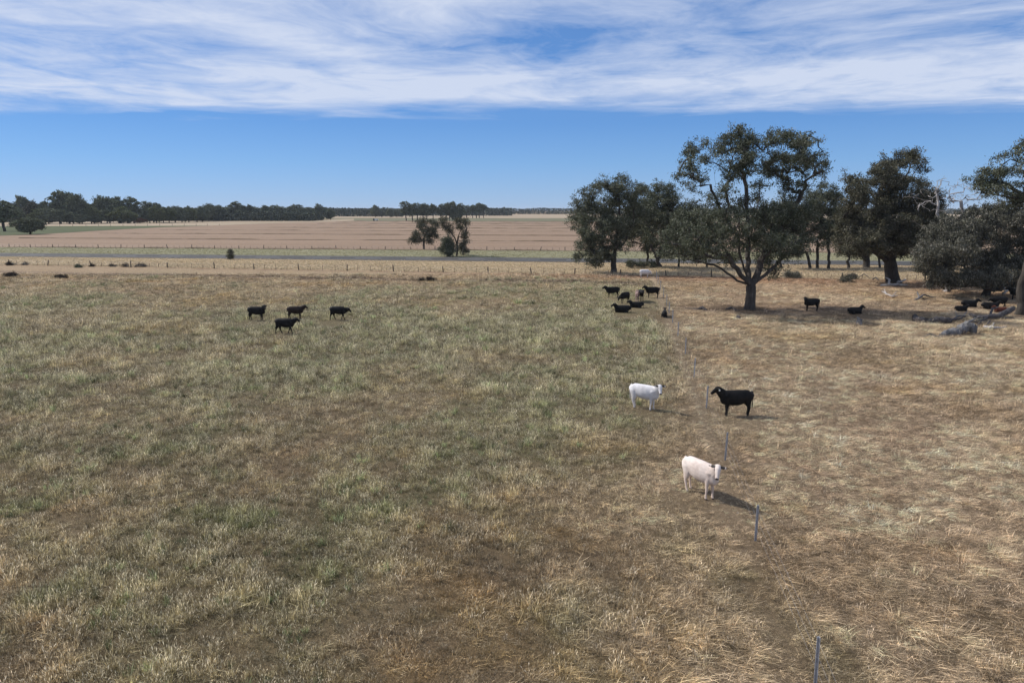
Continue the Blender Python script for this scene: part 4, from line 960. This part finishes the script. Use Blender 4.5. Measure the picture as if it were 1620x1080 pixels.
# ------------------------------------------------------------------ cattle
def coat(name, c0, c1, scale=3.0, rough=0.55, lo_=0.35, hi_=0.65, under=None):
    m, t, b = bsdf(name, max(rough, 0.60), 0.14); p = objc(t)
    n = noise(t, p, scale, 5, 0.6); c = ramp(t, n, [(lo_, c0), (hi_, c1)])
    if under:                                                     # mud-stained legs and belly
        sz = N(t, 'ShaderNodeSeparateXYZ'); L(t, p, sz.inputs[0])
        f = math_(t, 'MULTIPLY', math_(t, 'SUBTRACT', math_(t, 'ADD', 0.80, math_(t, 'MULTIPLY', noise(t, p, 6, 3), 0.3)), sz.outputs[2]), 1.2, True)
        c = mixc(t, math_(t, 'MULTIPLY', f, 0.75), c, under)
    L(t, c, b.inputs['Base Color']); bump(t, b, noise(t, p, 40, 3), 0.25, 0.01); return m
M['black'] = coat('black_coat', (0.006, 0.006, 0.006), (0.014, 0.012, 0.011), 4, 0.6)
M['darkbrown'] = coat('dark_brown_coat', (0.016, 0.011, 0.009), (0.035, 0.022, 0.017), 3, 0.6)
M['cream'] = coat('cream_coat', (0.50, 0.41, 0.36), (0.72, 0.63, 0.57), 2.5, 0.8, under=(0.62, 0.48, 0.38))
M['white'] = coat('white_coat', (0.50, 0.48, 0.48), (0.72, 0.70, 0.70), 2.2, 0.8, under=(0.60, 0.54, 0.50))
M['roan'] = coat('roan_coat', (0.05, 0.03, 0.025), (0.42, 0.30, 0.27), 3.5, 0.7, 0.46, 0.54)
M['redbrown'] = coat('red_brown_coat', (0.06, 0.018, 0.012), (0.12, 0.04, 0.025), 3, 0.6)
m, t, b = bsdf('dark_skin', 0.45, 0.4); M['skin'] = m; b.inputs['Base Color'].default_value = (0.022, 0.017, 0.016, 1)
m, t, b = bsdf('pink_skin', 0.6, 0.3); M['pink'] = m; b.inputs['Base Color'].default_value = (0.35, 0.22, 0.19, 1)
m, t, b = bsdf('hoof', 0.6, 0.3); M['hoof'] = m; b.inputs['Base Color'].default_value = (0.04, 0.032, 0.028, 1)
m, t, b = bsdf('ear_tag', 0.5, 0.3); M['tag'] = m; b.inputs['Base Color'].default_value = (0.75, 0.74, 0.68, 1)
m, t, b = bsdf('eye', 0.1, 0.6); M['eye'] = m; b.inputs['Base Color'].default_value = (0.008, 0.006, 0.005, 1)

def etube(path, radii, side=(0, 1, 0), sides=14):
    """path with elliptical rings: radii (side, other); closed ends"""
    P_ = np.array(path, float); n = len(P_); T = np.gradient(P_, axis=0); T /= np.linalg.norm(T, axis=1)[:, None]+1e-9
    sd = np.array(side, float); V = []; F = []
    for i in range(n):
        u = np.cross(T[i], sd); u /= np.linalg.norm(u)+1e-9; s_ = np.cross(u, T[i]); s_ /= np.linalg.norm(s_)+1e-9
        for k in range(sides):
            a = 2*math.pi*k/sides; V.append(P_[i] + s_*math.cos(a)*radii[i][0] + u*math.sin(a)*radii[i][1])
    for i in range(n-1):
        for k in range(sides):
            k2 = (k+1) % sides; F.append((i*sides+k, i*sides+k2, (i+1)*sides+k2, (i+1)*sides+k))
    F.append(tuple(range(sides))[::-1]); F.append(tuple((n-1)*sides+k for k in range(sides)))
    return V, F
def cow_mesh(name, pose, coatmat, earmat, muzzmat, seed=0):
    mb = MB(); dz = 0.0; lying = pose.get('lying', False)
    if lying: dz = -0.58
    st = [(-.84, 1.19, .08, .11), (-.82, 1.16, .17, .18), (-.77, 1.12, .215, .235), (-.70, 1.085, .235, .27), (-.55, 1.045, .26, .315), (-.36, .995, .295, .36), (-.08, .945, .325, .405), (.18, .94, .31, .405), (.38, .945, .265, .395), (.55, .95, .225, .38), (.67, .95, .18, .33), (.76, 1.0, .11, .21)]
    if lying: st = [(x, z-0.0, ry*1.12, rz*0.94) for x, z, ry, rz in st]
    mb.add(etube([(x, 0, z+dz) for x, z, _, _ in st], [(a_, b_) for _, _, a_, b_ in st], sides=20))
    # hip and shoulder masses
    for sy in (-1, 1):
        mb.add(etube([(-.62, sy*.14, 1.19+dz), (-.62, sy*.16, 1.02+dz), (-.60, sy*.17, .86+dz)], [(.08, .14), (.12, .235), (.09, .19)]))
        mb.add(etube([(.44, sy*.11, 1.23+dz), (.48, sy*.155, 1.04+dz), (.48, sy*.14, .84+dz)], [(.06, .10), (.11, .18), (.08, .13)]))
    # neck and head
    n0 = np.array((.50, 0, .985+dz)); poll = np.array(pose['poll']) + (0, 0, dz if not pose.get('abs') else 0); hd = np.array(pose['head'], float); hd /= np.linalg.norm(hd)
    mid = (n0+poll)/2 + np.array((0.0, 0, -0.035))
    mb.add(etube([n0, (n0+mid)/2, mid, (mid+poll)/2, poll], [(.19, .34), (.165, .295), (.14, .235), (.115, .185), (.098, .14)]))
    # dewlap
    mb.add(etube([n0+(0.06, 0, -.24), n0+(0.19, 0, -.15), mid+(0.06, 0, -.19), poll+hd*.10+(0, 0, -.12)], [(.10, .14), (.08, .13), (.055, .10), (.03, .05)]))
    hs = np.cross((0, 0, 1), hd); hs /= np.linalg.norm(hs); hu = np.cross(hd, hs)
    q = [poll - hd*.08, poll - hd*.03 + hu*.01, poll + hd*.09, poll + hd*.21 - hu*.012, poll + hd*.33 - hu*.03, poll + hd*.42 - hu*.04, poll + hd*.465 - hu*.045]
    mb.add(etube(q, [(.08, .08), (.118, .115), (.125, .14), (.098, .115), (.076, .090), (.084, .082), (.060, .054)], side=hs, sides=16))
    ears = []
    for sy in (-1, 1):
        b0 = poll + hs*sy*.085 + hu*.045; droop = -0.02
        e1 = b0 + hs*sy*.12 + hu*(.0+droop); e2 = b0 + hs*sy*.27 + hu*(.01+droop*2) - hd*0.01
        mb.add(etube([b0, b0*.5+e1*.5, e1, e2], [(.035, .024), (.065, .022), (.078, .02), (.025, .014)], side=hd, sides=8)); ears.append((b0, e1, e2))
    # legs
    sw = pose.get('legs', (0, 0, 0, 0))              # FL, FR, HL, HR swing angles
    if not lying:
        for i, sy in ((0, 1), (1, -1)):
            a = sw[i]; y = sy*.15; top = np.array((.47, y, .80))
            def rt(x, z): v = np.array((x-.47, z-.80)); c, s_ = math.cos(a), math.sin(a); return (.47+v[0]*c-v[1]*s_, y, .80+v[0]*s_+v[1]*c)
            pts = [rt(.47, .90), rt(.45, .70), rt(.465, .52), rt(.48, .37), rt(.475, .24), rt(.475, .13), rt(.49, .05)]
            zmin = pts[-1][2]; pts = [(p_[0], p_[1], p_[2]-(zmin-.05)*min(1, (0.8-p_[2])/0.6)) for p_ in pts]
            mb.add(etube(pts + [(pts[-1][0]+.015, y, 0.0)], [(.09, .14), (.078, .105), (.060, .070), (.054, .058), (.038, .042), (.044, .048), (.050, .056), (.055, .068)], sides=10))
        for i, sy in ((2, 1), (3, -1)):
            a = sw[i]; y = sy*.165
            def rt(x, z): v = np.array((x+.58, z-.92)); c, s_ = math.cos(a), math.sin(a); return (-.58+v[0]*c-v[1]*s_, y, .92+v[0]*s_+v[1]*c)
            pts = [rt(-.60, 1.0), rt(-.58, .80), rt(-.615, .62), rt(-.68, .48), rt(-.69, .40), rt(-.665, .22), rt(-.65, .13), rt(-.63, .05)]
            zmin = pts[-1][2]; pts = [(p_[0], p_[1], p_[2]-(zmin-.05)*min(1, (0.92-p_[2])/0.7)) for p_ in pts]
            mb.add(etube(pts + [(pts[-1][0]+.015, y, 0.0)], [(.125, .24), (.115, .21), (.092, .15), (.060, .085), (.050, .062), (.040, .046), (.045, .049), (.050, .056), (.055, .066)], sides=10))
    else:
        for sy in (-1, 1):                            # folded forelegs tucked in, hind legs forward alongside
            mb.add(etube([(.48, sy*.17, .30), (.66, sy*.19, .14), (.80, sy*.17, .08), (.70, sy*.15, .05), (.52, sy*.14, .045), (.44, sy*.13, .05)], [(.10, .12), (.07, .08), (.05, .05), (.04, .04), (.04, .04), (.045, .045)], sides=9))
            mb.add(etube([(-.55, sy*.22, .36), (-.34, sy*.30, .22), (-.26, sy*.31, .14), (-.50, sy*.33, .08), (-.62, sy*.33, .07), (-.40, sy*.36, .05), (-.22, sy*.37, .05)], [(.14, .20), (.12, .15), (.07, .08), (.06, .06), (.05, .05), (.04, .04), (.045, .045)], sides=9))
    # tail
    if not lying:
        ts = pose.get('tail', 0.0)
        mb.add(etube([(-.78, 0, 1.28), (-.87, ts*.1, 1.20), (-.90, ts*.3, .95), (-.88, ts*.6, .72), (-.87, ts*.8, .56), (-.86, ts, .42)], [(.035, .04), (.028, .03), (.024, .024), (.024, .024), (.040, .034), (.022, .02)], sides=8))
    else:
        mb.add(etube([(-.79, 0, .68), (-.88, .02, .55), (-.90, .05, .30), (-.88, .12, .08), (-.72, .30, .04)], [(.035, .04), (.028, .03), (.026, .026), (.026, .026), (.035, .03)], sides=8))
    me = bpy.data.meshes.new(name); me.from_pydata(mb.V, [], mb.F)
    tmp = bpy.data.objects.new('tmp', me); COL.objects.link(tmp)
    rm = tmp.modifiers.new('r', 'REMESH'); rm.mode = 'VOXEL'; rm.voxel_size = 0.021; rm.use_smooth_shade = True
    sm = tmp.modifiers.new('s', 'SMOOTH'); sm.factor = 0.5; sm.iterations = 4
    dg = bpy.context.evaluated_depsgraph_get(); dg.update()
    out = bpy.data.meshes.new_from_object(tmp.evaluated_get(dg)); bpy.data.objects.remove(tmp); out.name = name
    out.materials.clear()
    for mm in (coatmat, earmat, muzzmat, M['hoof']): out.materials.append(mm)
    n = len(out.polygons); cc = np.zeros(n*3, np.float32); out.polygons.foreach_get('center', cc); cc = cc.reshape(-1, 3)
    mi = np.zeros(n, np.int32)
    for b0, e1, e2 in ears:
        for pt in (e1, e2, (b0+e1)/2): mi[np.linalg.norm(cc-pt, axis=1) < .062] = 1
    mz = q[-1]; mi[np.linalg.norm(cc-mz, axis=1) < .085] = 2
    if not lying: mi[cc[:, 2] < .055] = 3
    out.polygons.foreach_set('material_index', mi); out.polygons.foreach_set('use_smooth', np.ones(n, bool)); out.update()
    info = dict(poll=poll, hd=hd, hs=hs, hu=hu, ears=ears)
    return out, info
_eye = None
def cow(label, px, py, heading, pose, coat_='black', ear=None, muz=None, scale=1.0, group=None, tagged=False, key=None, cat='cow'):
    global _eye
    key = (key or str(sorted(pose.items(), key=str)), coat_, ear, muz)
    if key not in COWS: COWS[key] = cow_mesh('cow_body', pose, M[coat_], M[ear or coat_], M[muz or 'skin'])
    me, info = COWS[key]
    g = gp(px, py); root = empty('cow', (g.x, g.y, float(height(g.x, g.y))-0.01), heading); root.scale = (scale, scale*0.88, scale*1.05)
    tag(root, label, cat, group)
    link('body', me, root); COWPOS.append((g.x, g.y))
    if _eye is None:
        mb = MB(); mb.add(tube([(0, 0, -.02), (0, 0, -.014), (0, 0, 0), (0, 0, .014), (0, 0, .02)], [.004, .014, .02, .014, .004], 8)); _eye = mb.mesh('eye', M['eye'], True)
    for sy in (-1, 1):
        e = link('eye', _eye, root); e.location = Vector(info['poll'] + info['hd']*.12 + info['hs']*sy*.112 + info['hu']*.035)
    if tagged:
        b0, e1, e2 = info['ears'][0 if tagged == 1 else 1]
        mb = MB(); c = (e1+e2)/2; mb.box((c[0]+0.01, c[1]+0.03, c[2]-0.04), (0.065, 0.02, 0.08)); mb.build('ear_tag', M['tag'], root)
    return root
COWS = {}; COWPOS = []
def th(d): return R(d)
STAND_SIDE = dict(poll=(.97, 0, 1.36), head=(.84, 0, -.46), legs=(.04, -.05, .05, -.06), tail=.03)
STAND_ALERT = dict(poll=(.98, 0, 1.42), head=(.84, 0, -.50), legs=(.02, -.04, .02, -.05), tail=0.0)
LOOK_R = dict(poll=(.88, -.19, 1.42), head=(.30, -.72, -.58), legs=(.02, -.05, .03, -.05), tail=.02)      # head turned to its own right
LOOK_R2 = dict(poll=(.93, -.17, 1.40), head=(.34, -.52, -.72), legs=(.03, -.10, .02, .12), tail=.02)
WALK = dict(poll=(.99, 0, 1.31), head=(.85, 0, -.42), legs=(-.38, .28, .30, -.24), tail=.05)
WALK_LOW = dict(poll=(1.03, 0, 1.11), head=(.80, 0, -.62), legs=(-.30, .26, .28, -.26), tail=.05)
GRAZE = dict(poll=(1.02, .05, .62), head=(.55, 0, -.85), legs=(.05, -.12, .06, -.08), tail=.0)
LIE = dict(lying=True, poll=(.86, 0, 1.42), head=(.85, 0, -.40))
LIE_L = dict(lying=True, poll=(.84, .14, 1.28), head=(.55, .65, -.45))
G1 = 'black cattle in the green paddock on the left'
cow('black cow standing broadside with head turned to camera, leftmost of the left four', 407, 506, th(2), LOOK_R, group=G1)
cow('dark brown cow standing behind the walking black one', 468, 504, th(8), STAND_SIDE, 'darkbrown', scale=0.93, group=G1)
cow('black cow walking right, nearest of the left four', 452, 528, th(-4), WALK, group=G1)
cow('black cow walking right with lowered head, rightmost of the left four', 536, 506.5, th(-4), WALK_LOW, group=G1, scale=0.97)
cow('white cow with dark ear tips standing left of the steel fence, beyond the cream one', 1019, 647, th(-34), LOOK_R2, 'white', 'skin', 'skin', scale=1.0)
cow('black cow with white ear tag facing left across the steel fence', 1163, 656.5, th(181), STAND_ALERT, scale=1.03, tagged=2, ear='black')
cow('cream cow with dark ears looking at camera, nearest animal', 1107, 783, th(-58), LOOK_R2, 'cream', 'skin', 'skin', scale=1.02)
G2 = 'cattle gathered by the steel fence in front of the gums'
cow('black cow standing facing left, leftmost of the middle herd', 969, 470, th(183), STAND_SIDE, group=G2)
cow('black cow with lowered head, standing three quarter beside the leftmost one', 988, 479, th(222), dict(GRAZE, poll=(1.0, -.08, .80)), group=G2, scale=0.95)
cow('roan brown and white cow facing the camera in the middle herd', 1008, 477, th(-97), STAND_SIDE, 'roan', 'skin', 'pink', group=G2, scale=0.98)
cow('black cow facing the camera right behind the roan cow', 1014, 476, th(-88), STAND_SIDE, group=G2, scale=0.98)
cow('black cow standing facing left, rightmost of the middle herd', 1032, 470.5, th(182), STAND_ALERT, group=G2)
cow('black cow lying down facing left in front of the middle herd', 985, 493.5, th(176), LIE, group=G2, scale=1.02)
cow('black cow lying down just behind the other lying one', 1007, 486.5, th(173), LIE, group=G2, scale=0.9)
cow('black cow lying curled at the foot of a steel post, seen from behind', 1051, 500.5, th(75), LIE, group=G2, scale=0.9)
cow('white cow standing far off at the roadside fence under the left gums', 1020, 439, th(2), dict(GRAZE, poll=(.98, .16, .95)), 'white', 'white', 'pink', scale=0.95)
G3 = 'black cattle resting in the shade of the right hand gums'
cow('black cow standing in open shade right of the great gum trunk', 1283, 492, th(180), dict(LOOK_R, poll=(.82, .16, 1.42), head=(.45, .80, -.35)), group=G3, scale=0.98)
cow('black cow lying alone with raised head, above the small grey stump', 1352, 497, th(10), LIE, group=G3, scale=0.95)
cow('black cow standing facing left before the right edge trunk', 1580, 487, th(180), WALK_LOW, group=G3, scale=0.95)
cow('black cow standing half behind the right edge trunk with raised head', 1609, 474, th(140), STAND_ALERT, group=G3, scale=1.0)
cow('long black cow lying furthest left of the three by the dark limb', 1533, 485, th(-3), LIE, group=G3, scale=1.0)
cow('black cow lying in the middle before the standing cow', 1566, 488, th(-14), LIE, group=G3, scale=1.0)
cow('small black calf lying lower left of the resting cattle', 1520, 493, th(-8), LIE, group=G3, scale=0.75)
cow('reddish brown calf lying behind the raised end of the dark limb', 1583, 494, th(165), LIE, 'redbrown', group=G3, scale=0.75)

# ------------------------------------------------------------------ grass
def blades(name, n, rad, hmin, hmax, lean, width, seed, flat=0.0, heads=0.0, comb=None, bend=0.5):
    rg = np.random.default_rng(seed); V = []; F = []; tip = []; sh = []
    for i in range(n):
        r = rad*math.sqrt(rg.uniform()); a = rg.uniform(0, 2*math.pi); b = np.array((r*math.cos(a), r*math.sin(a), -0.03))
        if comb is None: da = a + rg.normal(0, 0.9)
        else: da = comb + rg.normal(0, 0.55)
        l = rg.uniform(hmin, hmax); ln = np.clip(lean + rg.normal(0, 0.25), 0, 1.45) if flat == 0 else np.clip(flat + rg.normal(0, 0.12), 0.6, 1.5)
        l1 = ln*(0.5 if flat == 0 else 0.93); d0 = np.array((math.cos(da)*math.sin(l1), math.sin(da)*math.sin(l1), math.cos(l1)))
        l2 = min(ln*(1+bend), 1.52); d1 = np.array((math.cos(da)*math.sin(l2), math.sin(da)*math.sin(l2), math.cos(l2)))
        p0 = b; p1 = b + d0*l*0.5; p2 = p1 + d1*l*0.5
        wa = rg.uniform(0, math.pi); w = np.array((math.cos(wa), math.sin(wa), 0))*width*rg.uniform(0.6, 1.3)
        o = len(V); V += [p0-w/2, p0+w/2, p1-w*0.4, p1+w*0.4, p2-w*0.1, p2+w*0.1]
        F += [(o, o+1, o+3, o+2), (o+2, o+3, o+5, o+4)]; s_ = rg.uniform(); sh += [s_, s_]; tip += [0.1, 0.6]
        if rg.uniform() < heads:
            o = len(V); q = p2 + d1*0.10; ww = np.array((math.cos(wa), math.sin(wa), 0))*width*1.3
            V += [p2, (p2+q)/2+ww/2, q, (p2+q)/2-ww/2]; F += [(o, o+1, o+2, o+3)]; sh += [min(1, s_*0.5+0.6)]; tip += [1.0]
    me = np_mesh(name, V, F, False, {'shade': sh, 'tip': tip}, mat=M['blade'])
    return bpy.data.objects.new(name, me)
def tuft_coll(name, objs):
    c = bpy.data.collections.new(name)
    for o in objs: c.objects.link(o)
    return c
def scatter(name, label, coll, pts, idx, scale, rot, tint, tipc, cat='grass'):
    n = len(pts); me = bpy.data.meshes.new(name); me.vertices.add(n); me.vertices.foreach_set('co', pts.astype(np.float32).ravel())
    def at(nm, typ, arr, key):
        a = me.attributes.new(nm, typ, 'POINT'); a.data.foreach_set(key, arr.ravel())
    at('pick', 'INT', idx.astype(np.int32), 'value'); at('rot', 'FLOAT_VECTOR', rot.astype(np.float32), 'vector'); at('scl', 'FLOAT_VECTOR', scale.astype(np.float32), 'vector')
    one = np.ones((n, 1)); at('tint', 'FLOAT_COLOR', np.concatenate([tint, one], 1).astype(np.float32), 'color'); at('tipc', 'FLOAT_COLOR', np.concatenate([tipc, one], 1).astype(np.float32), 'color')
    o = link(name, me); tag(o, label, cat, kind='stuff')
    g = bpy.data.node_groups.new(name, 'GeometryNodeTree')
    g.interface.new_socket('Geometry', in_out='INPUT', socket_type='NodeSocketGeometry'); g.interface.new_socket('Geometry', in_out='OUTPUT', socket_type='NodeSocketGeometry')
    gi = g.nodes.new('NodeGroupInput'); go = g.nodes.new('NodeGroupOutput'); ip = g.nodes.new('GeometryNodeInstanceOnPoints'); mp = g.nodes.new('GeometryNodeMeshToPoints')
    ci = g.nodes.new('GeometryNodeCollectionInfo'); ci.inputs[0].default_value = coll; ci.inputs['Separate Children'].default_value = True; ci.inputs['Reset Children'].default_value = True
    def na(nm, typ):
        x = g.nodes.new('GeometryNodeInputNamedAttribute'); x.data_type = typ; x.inputs[0].default_value = nm; return x.outputs[0]
    K = g.links.new
    K(gi.outputs[0], mp.inputs[0]); K(mp.outputs[0], ip.inputs['Points']); K(ci.outputs[0], ip.inputs['Instance']); ip.inputs['Pick Instance'].default_value = True
    K(na('pick', 'INT'), ip.inputs['Instance Index']); K(na('rot', 'FLOAT_VECTOR'), ip.inputs['Rotation']); K(na('scl', 'FLOAT_VECTOR'), ip.inputs['Scale']); K(ip.outputs[0], go.inputs[0])
    md_ = o.modifiers.new('scatter', 'NODES'); md_.node_group = g
    return o
rg = np.random.default_rng(99)
def sample_ground(y0, y1, dens, margin=6):
    """random points over the part of the paddock the view can reach (with a margin)"""
    w1 = 0.80*y1 + margin; n = int(dens*2*w1*(y1-y0)); x = rg.uniform(-w1, w1, n); y = rg.uniform(y0, y1, n)
    k = (np.abs(x) < 0.80*y + margin); return x[k], y[k]
# a-collection: names sort alphabetically = index order
up_ = [blades('a_tuft_%d' % k, 26, 0.10, 0.12, 0.36, 0.30, 0.0098, 10+k, heads=0.35) for k in range(4)]         # 0-3 upright seeding grass
low_ = [blades('b_tuft_%d' % k, 30, 0.16, 0.07, 0.19, 0.80, 0.0115, 20+k) for k in range(4)]                      # 4-7 low tufts
flt_ = [blades('c_tuft_%d' % k, 28, 0.24, 0.20, 0.60, 1.0, 0.0105, 30+k, flat=1.30, comb=0.0, bend=0.06) for k in range(4)]   # 8-11 combed straw
grn_ = [blades('d_tuft_%d' % k, 46, 0.13, 0.18, 0.42, 0.35, 0.013, 40+k) for k in range(3)]                       # 12-14 lush clump
CO = tuft_coll('grass_tufts', up_+low_+flt_+grn_)
X = []; Y = []; K_ = []
for (y0, y1, dl) in [(8, 22, 54), (22, 34, 46), (34, 50, 27), (50, 75, 14), (75, 118, 6)]:
    x, y = sample_ground(y0, y1, dl); k = (y < road_fence_y(x)-0.3)
    X.append(x[k]); Y.append(y[k])
X = np.concatenate(X); Y = np.concatenate(Y)
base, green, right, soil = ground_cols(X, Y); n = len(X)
u = rg.uniform(0, 1, n); tall = fbm(X, Y, 4.0, 3, 333)
idx = np.zeros(n, int); sc = rg.uniform(0.7, 1.35, n)
p_up = np.clip(0.14 + 0.55*green + 0.5*(tall-0.5), 0.04, 0.8)*(1-0.75*right)
p_flat = 0.12 + 0.62*right
idx = np.where(u < p_up, rg.integers(0, 4, n), np.where(u < p_up+p_flat, rg.integers(8, 12, n), rg.integers(4, 8, n)))
lush = (rg.uniform(0, 1, n) < 0.022*sstep(0.55, 0.8, green)*(1-right)); idx = np.where(lush, rg.integers(12, 15, n), idx)
cl = fbm(X, Y, 1.0, 3, 777)*(1-right) + fbm(X, Y, 0.6, 3, 778)*right; cl = np.clip((cl-0.5)*(1.5-0.5*right)+0.5+0.05*right, 0, 1); hole = 1-sstep(0.25, 0.45, cl)
drop_ = rg.uniform(0, 1, n) < 0.12*soil; keep = ~drop_
inhole = rg.uniform(0, 1, n) < np.maximum(0.6*hole, 0.5*soil); idx = np.where(inhole, rg.integers(4, 8, n), idx)
dist_s = 0.76 + 0.80*sstep(25, 90, Y); sc = sc*dist_s*(0.82+0.5*tall)*(0.70+0.6*cl)
sc = sc*(1-0.55*np.exp(-((X-fence_x(Y)+0.35)/0.4)**2))
for cx, cy in COWPOS: fy = float(sstep(45, 75, cy)); sc = sc*(1 - (0.52+0.38*fy)*np.exp(-(((X-cx)/(1.3+0.3*fy))**2 + ((Y-cy+0.9+0.9*fy)/(1.9+1.3*fy))**2)**2))
comb = -0.85 + (fbm(X, Y, 11, 3, 555)-0.5)*2.6
rot = np.stack([rg.normal(0, .06, n), rg.normal(0, .06, n), np.where((idx >= 8) & (idx < 12), comb + rg.normal(0, .75, n), rg.uniform(0, 6.28, n))], -1)
jit = (rg.uniform(0.35, 1.70, n)**1.2*(0.46+1.20*cl))[:, None]
straw = np.array([0.58, 0.51, 0.385]); pinks = np.array([0.53, 0.435, 0.33])
jit = np.where(inhole[:, None], jit*0.95, jit); sc = np.where(inhole, sc*0.92, sc)
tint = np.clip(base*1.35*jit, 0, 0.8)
sg = np.clip(base.mean(1)/0.16, 0.15, 1.0)[:, None]
tipc = np.clip((0.42*tint + 0.58*sg*(straw*(1-right[:, None]) + pinks*right[:, None])*(0.35+1.25*rg.uniform(0, 1, n)[:, None]**1.5)), 0, 0.9)
tipc[inhole] = tipc[inhole]*0.92
isl = (idx >= 12); gl = np.array([0.125, 0.145, 0.070])
tint[isl] = gl*jit[isl]; tipc[isl] = gl*1.6*jit[isl] + 0.03
zz = height(X, Y)
scl = np.stack([sc, sc, sc*rg.uniform(0.8, 1.15, n)*(1-0.35*sstep(45, 85, Y))], -1)
pts = np.stack([X, Y, zz], -1)
for nm, lab, mask in (('paddock_grass', 'green grey seeding grass covering the paddock left of the steel fence', right < 0.5), ('dry_grass', 'pale dry flattened grass right of the steel fence', right >= 0.5)):
    k = keep & mask; print(nm, k.sum())
    scatter(nm, lab, CO, pts[k], idx[k], scl[k], rot[k], tint[k], tipc[k])
# tall pale grass of the near verge, greener beyond the road
w = 150; n = 15000
X = rg.uniform(-w, w, n); v = rg.uniform(0, 1, n); y0 = road_fence_y(X); y1 = road_y(X)-ROAD_HALF-0.6
Y = y0 + (y1-y0)*v
dn = fbm(X, Y, 6, 3, 8); idx = rg.integers(0, 4, n); col_ = np.array([0.42, 0.345, 0.225])*(0.75+0.5*dn[:, None])
sc = (1.1+0.8*dn)*rg.uniform(0.8, 1.2, n)*(1-0.45*v)*0.8
scatter('verge_grass', 'tall pale straw grass between the roadside fence and the road', CO, np.stack([X, Y, 0*X], -1), idx, np.stack([sc*1.8, sc*1.8, sc], -1), np.stack([0*X, 0*X, rg.uniform(0, 6.28, n)], -1), col_, np.clip(col_*1.25, 0, .85))
n = 9000; X = rg.uniform(-210, 160, n); v = rg.uniform(0, 1, n); Y = road_y(X)+ROAD_HALF + (crop_y(X)-road_y(X)-ROAD_HALF)*v
dn = fbm(X, Y, 12, 3, 18)[:, None]; fencebrush = (v > 0.965)[:, None]
col_ = np.array([0.22, 0.22, 0.125])*(1-dn) + np.array([0.34, 0.30, 0.19])*dn; col_ = np.where(fencebrush, np.array([0.12, 0.085, 0.06]), col_)
sc = rg.uniform(0.8, 1.3, n)
scatter('far_verge_grass', 'grey green grass between the road and the stubble field', CO, np.stack([X, Y, 0*X], -1), rg.integers(0, 4, n), np.stack([sc*2.2, sc*2.2, sc*0.7], -1), np.stack([0*X, 0*X, rg.uniform(0, 6.28, n)], -1), col_, np.clip(col_*1.2, 0, .85))
